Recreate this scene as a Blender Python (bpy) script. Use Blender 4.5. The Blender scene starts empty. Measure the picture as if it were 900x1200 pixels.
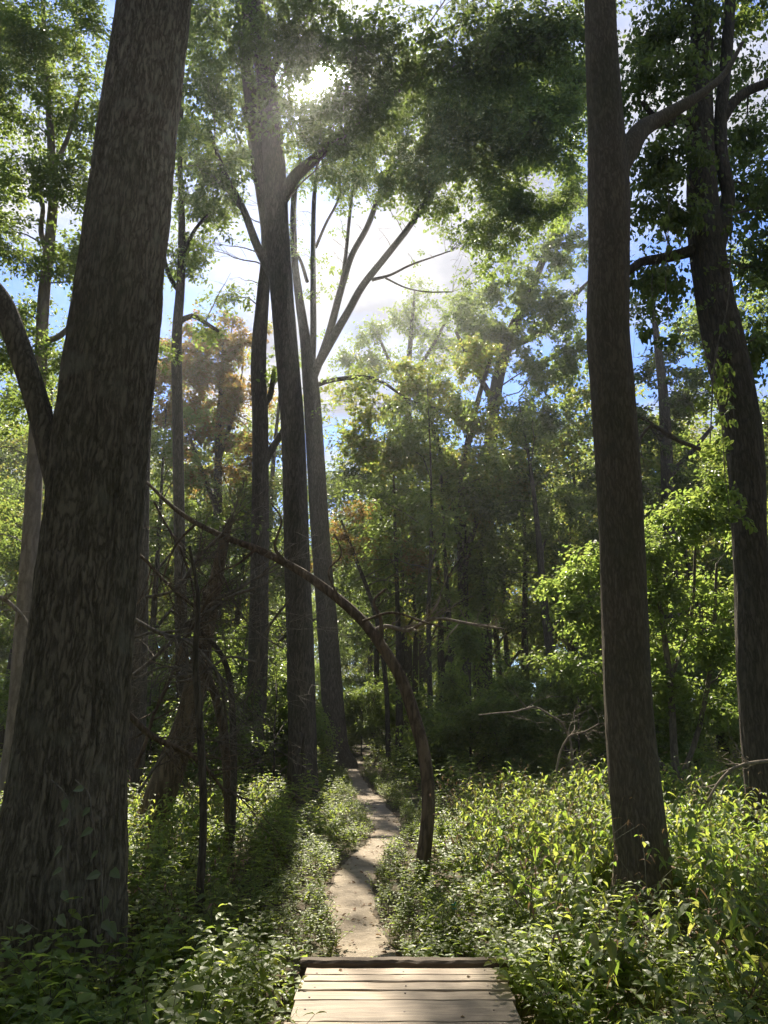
import bpy, math
import numpy as np
from math import radians, sin, cos, tan, pi
from mathutils import Vector

# ------------------------------------------------------------------ camera, sky, sun, exposure
F, PITCH, CAMZ = 867.0, radians(15), 1.75        # focal length in pixels of the 900 x 1200 photograph
SC = bpy.context.scene
COL = SC.collection
cam = bpy.data.objects.new('camera', bpy.data.cameras.new('camera'))
COL.objects.link(cam)
cam.location = (0, 0, CAMZ)
cam.rotation_euler = (radians(90) + PITCH, 0, 0)
cam.data.sensor_fit = 'VERTICAL'
cam.data.sensor_height = 24
cam.data.lens = 24 * F / 1200
cam.data.clip_start, cam.data.clip_end = 0.05, 3000
SC.camera = cam

SUN_EL, SUN_AZ = radians(45.4), radians(-5.7)    # azimuth clockwise from +Y
SUN = np.array([sin(SUN_AZ) * cos(SUN_EL), cos(SUN_AZ) * cos(SUN_EL), sin(SUN_EL)])
SC.view_settings.view_transform = 'Standard'
SC.view_settings.look = 'None'
SC.view_settings.exposure = 1.5
SC.view_settings.gamma = 1
SC.view_settings.use_curve_mapping = False
SUN_STRENGTH, SKY_STRENGTH, HAZE = 5.0, 0.105, 0.0009

world = bpy.data.worlds.new('World')
SC.world = world
world.use_nodes = True
nt = world.node_tree
nt.nodes.clear()
def N(tree, kind, **kw):
    n = tree.nodes.new(kind)
    for k, v in kw.items(): setattr(n, k, v)
    return n
def math_node(tree, op, a, b=None, clamp=False):
    n = N(tree, 'ShaderNodeMath', operation=op, use_clamp=clamp)
    for i, v in enumerate((a, b)):
        if v is None: continue
        if isinstance(v, (int, float)): n.inputs[i].default_value = v
        else: tree.links.new(v, n.inputs[i])
    return n.outputs[0]
def ramp(tree, src, stops, interp='LINEAR'):
    n = N(tree, 'ShaderNodeValToRGB')
    cr = n.color_ramp
    cr.interpolation = interp
    while len(cr.elements) < len(stops): cr.elements.new(0.5)
    for e, (p, c) in zip(cr.elements, stops):
        e.position = p
        e.color = (c, c, c, 1) if isinstance(c, (int, float)) else (*c, 1)
    tree.links.new(src, n.inputs[0])
    return n.outputs[0]
def mix(tree, fac, a, b, blend='MIX'):
    n = N(tree, 'ShaderNodeMix', data_type='RGBA', blend_type=blend)
    for i, v in ((0, fac), (6, a), (7, b)):
        if isinstance(v, (int, float)): n.inputs[i].default_value = v
        elif isinstance(v, tuple): n.inputs[i].default_value = (*v, 1)
        else: tree.links.new(v, n.inputs[i])
    return n.outputs[2]

sky = N(nt, 'ShaderNodeTexSky', sky_type='NISHITA', sun_disc=False, sun_elevation=SUN_EL, sun_rotation=SUN_AZ, dust_density=0.3, ozone_density=2.5)
tc = N(nt, 'ShaderNodeTexCoord')
sep = N(nt, 'ShaderNodeSeparateXYZ')
nt.links.new(tc.outputs['Generated'], sep.inputs[0])
zc = math_node(nt, 'ADD', math_node(nt, 'MAXIMUM', sep.outputs[2], 0.0), 0.12)
comb = N(nt, 'ShaderNodeCombineXYZ')
nt.links.new(math_node(nt, 'DIVIDE', sep.outputs[0], zc), comb.inputs[0])
nt.links.new(math_node(nt, 'DIVIDE', sep.outputs[1], zc), comb.inputs[1])
cl = N(nt, 'ShaderNodeTexNoise')
cl.inputs['Scale'].default_value = 1.15
cl.inputs['Detail'].default_value = 9
cl.inputs['Roughness'].default_value = 0.55
cl.inputs['Distortion'].default_value = 0.3
nt.links.new(comb.outputs[0], cl.inputs['Vector'])
cloud = ramp(nt, cl.outputs['Fac'], [(0.44, 0.0), (0.54, 1.0)])
cl2 = N(nt, 'ShaderNodeTexNoise')
cl2.inputs['Scale'].default_value = 3.0
cl2.inputs['Detail'].default_value = 5
nt.links.new(comb.outputs[0], cl2.inputs['Vector'])
ccol = ramp(nt, cl2.outputs['Fac'], [(0.40, (1.45, 1.52, 1.9)), (0.66, (3.3, 3.3, 3.4))])
skyc = mix(nt, cloud, mix(nt, 1.0, sky.outputs[0], (0.34, 0.48, 0.76), 'MULTIPLY'), ccol)
dot = N(nt, 'ShaderNodeVectorMath', operation='DOT_PRODUCT')
nrm = N(nt, 'ShaderNodeVectorMath', operation='NORMALIZE')
nt.links.new(tc.outputs['Generated'], nrm.inputs[0])
nt.links.new(nrm.outputs[0], dot.inputs[0])
dot.inputs[1].default_value = tuple(SUN)
mr = N(nt, 'ShaderNodeMapRange', interpolation_type='SMOOTHSTEP')
mr.inputs['From Min'].default_value = cos(radians(0.85))
mr.inputs['From Max'].default_value = cos(radians(0.5))
mr.inputs['To Max'].default_value = 350.0
nt.links.new(dot.outputs['Value'], mr.inputs['Value'])
aur = math_node(nt, 'MULTIPLY', math_node(nt, 'POWER', math_node(nt, 'MAXIMUM', dot.outputs['Value'], 0.0), 900.0), 10.0)
glow = math_node(nt, 'ADD', mr.outputs[0], aur)
skyc = mix(nt, 1.0, skyc, glow, 'ADD')
bg = N(nt, 'ShaderNodeBackground')
bg.inputs['Strength'].default_value = SKY_STRENGTH
nt.links.new(skyc, bg.inputs['Color'])
wo = N(nt, 'ShaderNodeOutputWorld')
nt.links.new(bg.outputs[0], wo.inputs[0])

sun = bpy.data.objects.new('sun_light', bpy.data.lights.new('sun_light', 'SUN'))
COL.objects.link(sun)
sun.data.energy = SUN_STRENGTH
sun.data.angle = radians(0.5)
sun.data.color = (1.0, 0.91, 0.75)
sun.rotation_euler = Vector(SUN).to_track_quat('Z', 'Y').to_euler()
cy = SC.cycles
cy.max_bounces, cy.diffuse_bounces, cy.glossy_bounces, cy.transmission_bounces, cy.volume_bounces = 7, 4, 2, 5, 0
cy.caustics_reflective = cy.caustics_refractive = False
cy.use_denoising = True

# ------------------------------------------------------------------ geometry helpers
def W(px, py, Y):
    """the world point that stands Y metres ahead on the line of sight of a pixel, and metres per pixel there"""
    u, v = (px - 450) / F, (600 - py) / F
    s = Y / (cos(PITCH) - v * sin(PITCH))
    return np.array([u * s, Y, CAMZ + s * (sin(PITCH) + v * cos(PITCH))]), s / F
def Yg(py, z=0.0):
    return (CAMZ - z) / tan(math.atan((py - 600) / F) - PITCH)
def vnoise(x, y, seed=0):
    x, y = np.asarray(x, float), np.asarray(y, float)
    xi, yi = np.floor(x).astype(np.int64), np.floor(y).astype(np.int64)
    fx, fy = x - xi, y - yi
    fx, fy = fx * fx * (3 - 2 * fx), fy * fy * (3 - 2 * fy)
    def h(a, b):
        n = (a * 374761393 + b * 668265263 + seed * 1442695041) & 0xffffffff
        n = ((n ^ (n >> 13)) * 1274126177) & 0xffffffff
        return ((n ^ (n >> 16)) & 0xffff) / 65535.0
    return (h(xi, yi) * (1 - fx) + h(xi + 1, yi) * fx) * (1 - fy) + (h(xi, yi + 1) * (1 - fx) + h(xi + 1, yi + 1) * fx) * fy
def fbm(x, y, seed=0, o=4):
    r, a = 0, 0.5
    for i in range(o):
        r = r + a * vnoise(x * 2 ** i, y * 2 ** i, seed + i); a *= 0.5
    return r
def nz(v):
    return v / np.maximum(np.linalg.norm(v, axis=-1, keepdims=True), 1e-9)
def cross(a, b): return np.cross(a, b)

# path centre line (traced on the ground) and half widths
PATH_PX = [(432, 1150, 72), (430, 1112, 66), (416, 1080, 62), (408, 1052, 58), (414, 1028, 50), (432, 1003, 44),
           (449, 985, 38), (455, 970, 34), (448, 955, 34), (436, 940, 32), (424, 924, 24), (415, 908, 17), (411, 897, 14), (420, 888, 11), (440, 881, 8)]
_p = []
for px, py, w in PATH_PX:
    Y = Yg(py); q, s = W(px, py, Y); _p.append((q[0], Y, w * s / 2))
_p[-1] = (_p[-1][0], _p[-1][1], 0.25)
PATH = np.array(_p)
tt = np.linspace(0, len(PATH) - 1, 260)
PATHF = np.stack([np.interp(tt, np.arange(len(PATH)), PATH[:, k]) for k in range(3)], 1)
ker = np.ones(9) / 9
for k in range(3):
    PATHF[:, k] = np.convolve(np.pad(PATHF[:, k], 4, mode='edge'), ker, 'valid')
def path_gap(x, y):
    """metres from the edge of the path (negative on it)"""
    x, y = np.atleast_1d(x), np.atleast_1d(y)
    out = np.full(x.shape, 99.0)
    for i in range(0, len(PATHF)):
        out = np.minimum(out, np.hypot(x - PATHF[i, 0], y - PATHF[i, 1]) - PATHF[i, 2])
    return out
def ground_z(x, y, gap=None):
    x, y = np.asarray(x, float), np.asarray(y, float)
    if gap is None: gap = path_gap(x.ravel(), y.ravel()).reshape(x.shape)
    b = (fbm(x * 0.25, y * 0.25, 5) - 0.47) * 0.5 + (fbm(x * 1.3, y * 1.3, 9) - 0.47) * 0.16
    return b * np.clip((gap + 0.05) / 1.6, 0, 1) * np.clip((np.hypot(x, y - 2) - 1.5) / 4, 0.25, 1) - 0.03 * np.clip(1 - gap / 0.25, 0, 1)

def mesh_obj(name, verts, faces, mats, parent=None, origin=(0, 0, 0), smooth=False, midx=None):
    """faces: list of (M, k) index arrays"""
    me = bpy.data.meshes.new(name)
    verts = np.asarray(verts, np.float32).reshape(-1, 3) - np.asarray(origin, np.float32)
    me.vertices.add(len(verts)); me.vertices.foreach_set('co', verts.ravel())
    faces = [np.asarray(f, np.int32) for f in faces if len(f)]
    tot = np.concatenate([np.full(len(f), f.shape[1], np.int32) for f in faces])
    idx = np.concatenate([f.ravel() for f in faces])
    me.loops.add(len(idx)); me.loops.foreach_set('vertex_index', idx)
    me.polygons.add(len(tot))
    me.polygons.foreach_set('loop_start', np.concatenate([[0], np.cumsum(tot)[:-1]]).astype(np.int32))
    if smooth: me.polygons.foreach_set('use_smooth', np.ones(len(tot), bool))
    else: me.polygons.foreach_set('use_smooth', np.zeros(len(tot), bool))
    for m in (mats if isinstance(mats, (list, tuple)) else [mats]): me.materials.append(m)
    if midx is not None:
        me.polygons.foreach_set('material_index', np.concatenate([np.full(len(f), i, np.int32) for f, i in zip(faces, midx)]))
    me.update(calc_edges=True)
    o = bpy.data.objects.new(name, me)
    COL.objects.link(o)
    if parent is not None: o.parent = parent
    else: o.location = origin
    return o
def tag(o, label=None, cat=None, group=None, kind=None):
    for k, v in (('label', label), ('category', cat), ('group', group), ('kind', kind)):
        if v: o[k] = v
    return o
def thing(name, loc, label, cat, group=None):
    o = bpy.data.objects.new(name, None); o.empty_display_size = 0.2
    COL.objects.link(o); o.location = loc
    return tag(o, label, cat, group)

def smooth_line(P, step=0.12, maxn=200):
    """Catmull-Rom through rows (any columns)"""
    P = np.asarray(P, float)
    Q = np.vstack([2 * P[0] - P[1], P, 2 * P[-1] - P[-2]])
    out = []
    for i in range(1, len(Q) - 2):
        n = int(np.clip(np.linalg.norm(Q[i + 1, :3] - Q[i, :3]) / step, 2, maxn))
        t = np.linspace(0, 1, n, endpoint=False)[:, None]
        a, b, c, d = Q[i - 1], Q[i], Q[i + 1], Q[i + 2]
        out.append(0.5 * (2 * b + (c - a) * t + (2 * a - 5 * b + 4 * c - d) * t ** 2 + (3 * b - a - 3 * c + d) * t ** 3))
    out.append(P[-1:])
    return np.vstack(out)
def frames(P):
    T = nz(np.gradient(P, axis=0))
    U = np.zeros_like(P)
    ref = np.array([1.0, 0, 0]) if abs(T[0, 0]) < 0.9 else np.array([0, 1.0, 0])
    u = ref - T[0] * ref.dot(T[0])
    for i in range(len(P)):
        u = u - T[i] * u.dot(T[i]); u /= max(np.linalg.norm(u), 1e-9); U[i] = u
    return T, U, np.cross(T, U)
def grid_faces(K, S, off=0):
    i, j = np.meshgrid(np.arange(K - 1), np.arange(S), indexing='ij')
    a = i * S + j; b = i * S + (j + 1) % S
    return np.stack([a, b, b + S, a + S], -1).reshape(-1, 4) + off
def rough_tube(P, R, sides, amp=0.03, seed=0, flare=None, fine=0.0, cap=True, lobes=5, fcols=26):
    """one closed limb with an uneven bark outline; flare = (height, amount) widens and lobes the foot"""
    T, U, V = frames(P)
    K = len(P)
    th = np.linspace(0, 2 * pi, sides, endpoint=False)
    L = np.concatenate([[0], np.cumsum(np.linalg.norm(np.diff(P, axis=0), axis=1))])
    TH, LL = np.meshgrid(th, L)
    cx, sy = np.cos(TH), np.sin(TH)
    rr = 1 + amp * 2 * (fbm(cx * 1.7 + LL * 0.55 + seed * 7.1, sy * 1.7 + LL * 0.45 + 3, seed, 3) - 0.45)
    if fine:
        colx = TH / (2 * pi) * fcols + 2.2 * (fbm(cx * 2 + 5 + LL * 1.3, sy * 2 + LL * 1.1, seed + 3, 3))
        rid = np.abs(vnoise(colx * 1.0, LL * 2.6 + 9 * vnoise(colx * .5, LL * 0 + 1, seed + 5), seed + 8) - 0.5) * 2
        rid2 = np.abs(vnoise(colx * 2.3, LL * 7.0, seed + 12) - 0.5) * 2
        rr += fine * (np.minimum(rid * 1.6, 1) - 0.6) + fine * 0.45 * (rid2 - .4)
    if flare:
        h, a = flare
        f = np.exp(-LL / h)
        lob = 0.5 + 0.5 * np.cos(lobes * TH + seed) * 0.8 + 0.35 * np.cos(2 * TH + seed * 2)
        rr += a * f * (0.45 + 0.55 * lob)
    rad = R[:, None] * rr
    v = P[:, None] + (U[:, None] * cx[..., None] + V[:, None] * sy[..., None]) * rad[..., None]
    v = v.reshape(-1, 3)
    faces = [grid_faces(K, sides)]
    if cap:
        v = np.vstack([v, P[-1] + T[-1] * R[-1] * 0.6])
        b = (K - 1) * sides; j = np.arange(sides)
        faces.append(np.stack([b + j, b + (j + 1) % sides, np.full(sides, len(v) - 1)], -1))
    return v, faces
def tubes(P, R, S=4):
    """many thin tubes at once: P (N, K, 3), R (N, K)"""
    n, K = P.shape[:2]
    T = nz(np.gradient(P, axis=1))
    ref = np.where(np.abs(T[:, :1, 2:3]) < 0.8, np.array([0, 0, 1.0]), np.array([1.0, 0, 0]))
    U = nz(np.cross(T, np.broadcast_to(ref, T.shape))); V = np.cross(T, U)
    th = np.linspace(0, 2 * pi, S, endpoint=False)
    v = P[:, :, None] + (U[:, :, None] * np.cos(th)[:, None] + V[:, :, None] * np.sin(th)[:, None]) * R[:, :, None, None]
    g = grid_faces(K, S)
    f = (np.arange(n) * K * S)[:, None, None] + g[None]
    return v.reshape(-1, 3), f.reshape(-1, 4)

# ------------------------------------------------------------------ materials
def new_mat(name):
    m = bpy.data.materials.new(name); m.use_nodes = True
    m.node_tree.nodes.clear()
    return m, m.node_tree
def out(t, sh): t.links.new(sh, N(t, 'ShaderNodeOutputMaterial').inputs[0])
def tex(t, kind, vec, scale, detail=None, **kw):
    n = N(t, kind, **kw); n.inputs['Scale'].default_value = scale
    if detail is not None: n.inputs['Detail'].default_value = detail
    if vec is not None: t.links.new(vec, n.inputs['Vector'])
    return n
def mapped(t, scale, coord='Object'):
    m = N(t, 'ShaderNodeMapping'); m.inputs['Scale'].default_value = scale
    t.links.new(N(t, 'ShaderNodeTexCoord').outputs[coord], m.inputs['Vector'])
    return m.outputs[0]
def leaf_mat(name, cols, trans, fac=0.5, rough=0.42):
    """cols: base colours a leaf may have; trans: colour of the light that comes through it"""
    m, t = new_mat(name)
    g = N(t, 'ShaderNodeNewGeometry')
    n = len(cols)
    base = ramp(t, g.outputs['Random Per Island'], [(i / max(n - 1, 1), c) for i, c in enumerate(cols)])
    nz_ = tex(t, 'ShaderNodeTexNoise', mapped(t, (0.35, 0.35, 0.35)), 1.0, 2)
    hsv = N(t, 'ShaderNodeHueSaturation')
    t.links.new(ramp(t, nz_.outputs['Fac'], [(0.3, 0.47), (0.7, 0.52)]), hsv.inputs['Hue'])
    t.links.new(math_node(t, 'ADD', math_node(t, 'MULTIPLY', nz_.outputs['Fac'], 0.8), 0.6), hsv.inputs['Value'])
    t.links.new(base, hsv.inputs['Color'])
    tr = ramp(t, g.outputs['Random Per Island'], [(i / max(len(trans) - 1, 1), c) for i, c in enumerate(trans)])
    p = N(t, 'ShaderNodeBsdfPrincipled')
    t.links.new(hsv.outputs[0], p.inputs['Base Color'])
    p.inputs['Roughness'].default_value = rough
    p.inputs['Specular IOR Level'].default_value = 0.45
    b = N(t, 'ShaderNodeBsdfTranslucent'); t.links.new(tr, b.inputs['Color'])
    mx = N(t, 'ShaderNodeMixShader'); mx.inputs[0].default_value = fac
    t.links.new(p.outputs[0], mx.inputs[1]); t.links.new(b.outputs[0], mx.inputs[2])
    out(t, mx.outputs[0])
    return m
def bark_mat(name, dark, light, moss=0.25, stretch=0.16, scale=16.0, dist=0.03, patch=None):
    m, t = new_mat(name)
    v = mapped(t, (1, 1, stretch))
    wv = tex(t, 'ShaderNodeTexNoise', mapped(t, (1, 1, 0.7)), 5.0, 3)
    wadd = N(t, 'ShaderNodeVectorMath', operation='MULTIPLY_ADD')
    t.links.new(wv.outputs['Color'], wadd.inputs[0]); wadd.inputs[1].default_value = (0.09, 0.09, 0.05); t.links.new(v, wadd.inputs[2])
    n1 = tex(t, 'ShaderNodeTexNoise', wadd.outputs[0], scale, 9); n1.inputs['Roughness'].default_value = 0.7
    n2 = tex(t, 'ShaderNodeTexNoise', wadd.outputs[0], scale * 0.8, 3)
    n5 = tex(t, 'ShaderNodeTexNoise', mapped(t, (1, 1, 1)), scale * 4, 4)
    n3 = tex(t, 'ShaderNodeTexNoise', mapped(t, (1, 1, 0.6)), 1.7, 5)
    rid = math_node(t, 'MINIMUM', math_node(t, 'MULTIPLY', math_node(t, 'ABSOLUTE', math_node(t, 'SUBTRACT', n2.outputs['Fac'], 0.5)), 4.0), 0.55)
    h = math_node(t, 'ADD', math_node(t, 'ADD', math_node(t, 'MULTIPLY', n1.outputs['Fac'], 0.62), math_node(t, 'MULTIPLY', rid, 0.55)), math_node(t, 'MULTIPLY', n5.outputs['Fac'], 0.2))
    c = mix(t, ramp(t, h, [(0.38, 0.0), (0.85, 1.0)]), dark, light)
    c = mix(t, math_node(t, 'MULTIPLY', ramp(t, n3.outputs['Fac'], [(0.45, 0.0), (0.7, 1.0)]), moss), c, (0.055, 0.062, 0.028))
    if patch:
        n4 = tex(t, 'ShaderNodeTexNoise', mapped(t, (1, 1, 1.6)), 2.3, 4)
        c = mix(t, ramp(t, n4.outputs['Fac'], [(0.58, 0.0), (0.68, 0.5)]), c, patch)
    p = N(t, 'ShaderNodeBsdfPrincipled')
    t.links.new(c, p.inputs['Base Color']); p.inputs['Roughness'].default_value = 0.9
    p.inputs['Specular IOR Level'].default_value = 0.2
    b = N(t, 'ShaderNodeBump'); b.inputs['Strength'].default_value = 0.9; b.inputs['Distance'].default_value = dist
    t.links.new(h, b.inputs['Height']); t.links.new(b.outputs[0], p.inputs['Normal'])
    out(t, p.outputs[0])
    return m
BARK_FURROW = bark_mat('furrowed_bark', (0.063, 0.053, 0.037), (0.240, 0.202, 0.150), 0.35, 0.2, 36, 0.03, patch=(0.190, 0.178, 0.133))
BARK_SMOOTH = bark_mat('grey_brown_bark', (0.074, 0.059, 0.040), (0.171, 0.137, 0.095), 0.35, 0.2, 40, 0.009, patch=(0.089, 0.082, 0.057))
BARK_DARK = bark_mat('dark_bark', (0.048, 0.040, 0.030), (0.146, 0.122, 0.092), 0.3, 0.17, 30, 0.02)
BARK_PALE = bark_mat('pale_bark', (0.16, 0.13, 0.10), (0.34, 0.28, 0.21), 0.15, 0.25, 9)
BARK_BROWN = bark_mat('brown_bark', (0.07, 0.05, 0.034), (0.22, 0.16, 0.105), 0.2)
TWIG = bark_mat('twig_bark', (0.10, 0.085, 0.067), (0.25, 0.21, 0.165), 0.1, 0.3, 18, 0.004)
TWIG_PALE = bark_mat('bare_twig_bark', (0.16, 0.13, 0.10), (0.36, 0.30, 0.23), 0.0, 0.3, 18, 0.004)
L_GREEN = leaf_mat('green_tree_leaves', [(0.043, 0.07, 0.02), (0.059, 0.09, 0.024), (0.076, 0.105, 0.028), (0.054, 0.08, 0.024)],
                   [(0.216, 0.32, 0.06), (0.313, 0.42, 0.08), (0.389, 0.47, 0.09)])
L_DARK = leaf_mat('dark_green_leaves', [(0.035, 0.052, 0.018), (0.046, 0.068, 0.022), (0.061, 0.082, 0.025)],
                  [(0.165, 0.24, 0.05), (0.242, 0.32, 0.07), (0.198, 0.27, 0.055)])
L_YELLOW = leaf_mat('yellow_green_leaves', [(0.055, 0.09, 0.02), (0.08, 0.11, 0.024), (0.10, 0.12, 0.026), (0.095, 0.09, 0.024)],
                    [(0.28, 0.40, 0.07), (0.38, 0.48, 0.08), (0.46, 0.49, 0.09), (0.46, 0.38, 0.08)])
L_ORANGE = leaf_mat('autumn_leaves', [(0.06, 0.08, 0.02), (0.10, 0.08, 0.025), (0.13, 0.07, 0.025), (0.08, 0.09, 0.02)],
                    [(0.28, 0.30, 0.05), (0.46, 0.32, 0.07), (0.46, 0.24, 0.07), (0.42, 0.36, 0.06)])
L_BRIGHT = leaf_mat('lush_shrub_leaves', [(0.058, 0.10, 0.026), (0.074, 0.115, 0.03), (0.090, 0.125, 0.034)],
                    [(0.318, 0.47, 0.09), (0.403, 0.53, 0.10), (0.477, 0.56, 0.12)])
L_HERB = leaf_mat('herb_leaves', [(0.088, 0.140, 0.033), (0.111, 0.159, 0.037), (0.139, 0.177, 0.044), (0.095, 0.146, 0.037)],
                  [(0.336, 0.46, 0.072), (0.432, 0.54, 0.081), (0.527, 0.58, 0.099)], 0.55, 0.45)
L_BROAD = leaf_mat('broad_herb_leaves', [(0.07, 0.115, 0.032), (0.085, 0.13, 0.036), (0.105, 0.14, 0.042), (0.12, 0.135, 0.05), (0.07, 0.12, 0.036)],
                   [(0.28, 0.43, 0.06), (0.40, 0.54, 0.07), (0.50, 0.58, 0.08), (0.55, 0.55, 0.12), (0.30, 0.46, 0.06)], 0.5, 0.5)
L_SKYPALE = leaf_mat('sky_paled_vine_leaves', [(0.10, 0.125, 0.06), (0.14, 0.165, 0.085)], [(0.2, 0.3, 0.08), (0.25, 0.32, 0.1)], 0.3, 0.4)  # paler base colours stand in for sky reflected off the vine leaves
L_DEAD = leaf_mat('dead_leaves', [(0.16, 0.10, 0.055), (0.24, 0.15, 0.08), (0.12, 0.075, 0.045), (0.28, 0.20, 0.11)],
                  [(0.3, 0.18, 0.08), (0.3, 0.2, 0.1)], 0.2, 0.8)
STEM = leaf_mat('green_stems', [(0.07, 0.09, 0.03), (0.10, 0.09, 0.045)], [(0.2, 0.22, 0.06), (0.2, 0.18, 0.08)], 0.2, 0.6)

def soil_mat():
    m, t = new_mat('forest_soil')
    v = mapped(t, (1, 1, 1))
    n = tex(t, 'ShaderNodeTexNoise', v, 9, 8); n2 = tex(t, 'ShaderNodeTexNoise', v, 0.6, 4); n3 = tex(t, 'ShaderNodeTexVoronoi', v, 22)
    c = mix(t, ramp(t, n.outputs['Fac'], [(0.35, 0.0), (0.7, 1.0)]), (0.035, 0.026, 0.018), (0.11, 0.078, 0.05))
    c = mix(t, ramp(t, n2.outputs['Fac'], [(0.4, 0.0), (0.65, 0.7)]), c, (0.04, 0.05, 0.02))
    c = mix(t, math_node(t, 'MULTIPLY', n3.outputs['Distance'], 0.5), c, (0.13, 0.09, 0.055))
    p = N(t, 'ShaderNodeBsdfPrincipled'); t.links.new(c, p.inputs['Base Color']); p.inputs['Roughness'].default_value = 1
    b = N(t, 'ShaderNodeBump'); b.inputs['Distance'].default_value = 0.05
    t.links.new(n.outputs['Fac'], b.inputs['Height']); t.links.new(b.outputs[0], p.inputs['Normal'])
    out(t, p.outputs[0]); return m
def path_mat():
    m, t = new_mat('trodden_dirt')
    v = mapped(t, (1, 1, 1))
    n = tex(t, 'ShaderNodeTexNoise', v, 5, 9); n.inputs['Roughness'].default_value = 0.65
    n2 = tex(t, 'ShaderNodeTexNoise', v, 60, 4); n3 = tex(t, 'ShaderNodeTexNoise', v, 1.3, 3)
    c = mix(t, ramp(t, n.outputs['Fac'], [(0.3, 0.0), (0.7, 1.0)]), (0.19, 0.155, 0.115), (0.37, 0.31, 0.24))
    c = mix(t, ramp(t, n2.outputs['Fac'], [(0.55, 0.0), (0.75, 0.6)]), c, (0.16, 0.115, 0.075))
    c = mix(t, ramp(t, n3.outputs['Fac'], [(0.5, 0.0), (0.7, 0.35)]), c, (0.22, 0.16, 0.105))
    p = N(t, 'ShaderNodeBsdfPrincipled'); t.links.new(c, p.inputs['Base Color']); p.inputs['Roughness'].default_value = 0.95
    p.inputs['Specular IOR Level'].default_value = 0.2
    h = math_node(t, 'ADD', n.outputs['Fac'], math_node(t, 'MULTIPLY', n2.outputs['Fac'], 0.3))
    b = N(t, 'ShaderNodeBump'); b.inputs['Distance'].default_value = 0.05; b.inputs['Strength'].default_value = 0.8
    t.links.new(h, b.inputs['Height']); t.links.new(b.outputs[0], p.inputs['Normal'])
    out(t, p.outputs[0]); return m
def wood_mat(name, dark, light, rough=0.75):
    m, t = new_mat(name)
    oi = N(t, 'ShaderNodeObjectInfo')
    add = N(t, 'ShaderNodeVectorMath', operation='ADD')
    co = N(t, 'ShaderNodeCombineXYZ')
    for k in range(3): t.links.new(math_node(t, 'MULTIPLY', oi.outputs['Random'], 37.0 + 11 * k), co.inputs[k])
    t.links.new(mapped(t, (1.2, 18, 18)), add.inputs[0]); t.links.new(co.outputs[0], add.inputs[1])
    n = tex(t, 'ShaderNodeTexNoise', add.outputs[0], 2.2, 9); n.inputs['Distortion'].default_value = 1.2; n.inputs['Roughness'].default_value = 0.6
    n2 = tex(t, 'ShaderNodeTexNoise', mapped(t, (1, 1, 1)), 3.0, 5)
    n3 = tex(t, 'ShaderNodeTexNoise', mapped(t, (3, 90, 60)), 2.0, 3)
    c = mix(t, ramp(t, n.outputs['Fac'], [(0.3, 0.0), (0.68, 1.0)]), dark, light)
    c = mix(t, ramp(t, n2.outputs['Fac'], [(0.42, 0.0), (0.72, 0.5)]), c, tuple(0.62 * x for x in dark))
    hs = N(t, 'ShaderNodeHueSaturation'); t.links.new(c, hs.inputs['Color'])
    t.links.new(math_node(t, 'ADD', math_node(t, 'MULTIPLY', oi.outputs['Random'], 0.35), 0.8), hs.inputs['Value'])
    p = N(t, 'ShaderNodeBsdfPrincipled'); t.links.new(hs.outputs[0], p.inputs['Base Color']); p.inputs['Roughness'].default_value = rough
    b = N(t, 'ShaderNodeBump'); b.inputs['Distance'].default_value = 0.004; b.inputs['Strength'].default_value = 0.7
    t.links.new(math_node(t, 'ADD', n.outputs['Fac'], math_node(t, 'MULTIPLY', n3.outputs['Fac'], 0.5)), b.inputs['Height'])
    t.links.new(b.outputs[0], p.inputs['Normal'])
    out(t, p.outputs[0]); return m
SOIL, DIRT = soil_mat(), path_mat()
PLANK = wood_mat('weathered_plank_wood', (0.19, 0.142, 0.098), (0.41, 0.325, 0.235))
BEAM = wood_mat('dark_timber', (0.05, 0.036, 0.024), (0.12, 0.088, 0.06), 0.9)
def plain(name, c, rough=0.6):
    m, t = new_mat(name)
    n = tex(t, 'ShaderNodeTexNoise', mapped(t, (1, 1, 1)), 30, 3)
    p = N(t, 'ShaderNodeBsdfPrincipled'); p.inputs['Roughness'].default_value = rough
    t.links.new(mix(t, n.outputs['Fac'], tuple(0.75 * x for x in c), c), p.inputs['Base Color'])
    out(t, p.outputs[0]); return m
TEAL = plain('turquoise_plastic', (0.01, 0.5, 0.55), 0.35)
NAIL = plain('rusty_nail', (0.09, 0.05, 0.03), 0.6)

# ------------------------------------------------------------------ where sunlight gets through the canopy
def lit_mask(x, y):
    """share of the leaves left out of the line between the sun and this spot on the ground"""
    def box(x0, x1, y0, y1, s=0.6):
        f = lambda a: np.clip(a / s + 0.5, 0, 1)
        return f(x - x0) * f(x1 - x) * f(y - y0) * f(y1 - y)
    m = 0.5 * box(-14, 14, 2.5, 48, 2.0)
    m = np.maximum(m, 1.0 * box(0.25, 4.2, 4.5, 12.0))              # the bright patch on the right
    m = np.maximum(m, 0.95 * box(2.5, 6.8, 7.0, 12.5))
    m = np.maximum(m, 0.93 * box(-1.8, 1.5, 6.0, 20.0))      # the path and its verges
    m = np.maximum(m, 1.05 * box(-0.95, 0.2, 3.5, 5.7, 0.3))   # left half of the boardwalk
    m = np.maximum(m, 0.95 * box(-6.5, -1.0, 8.0, 17.0, 1.0))
    m = np.maximum(m, 0.8 * box(-3.6, -0.4, 3.2, 8.5, 1.0))
    return m
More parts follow.
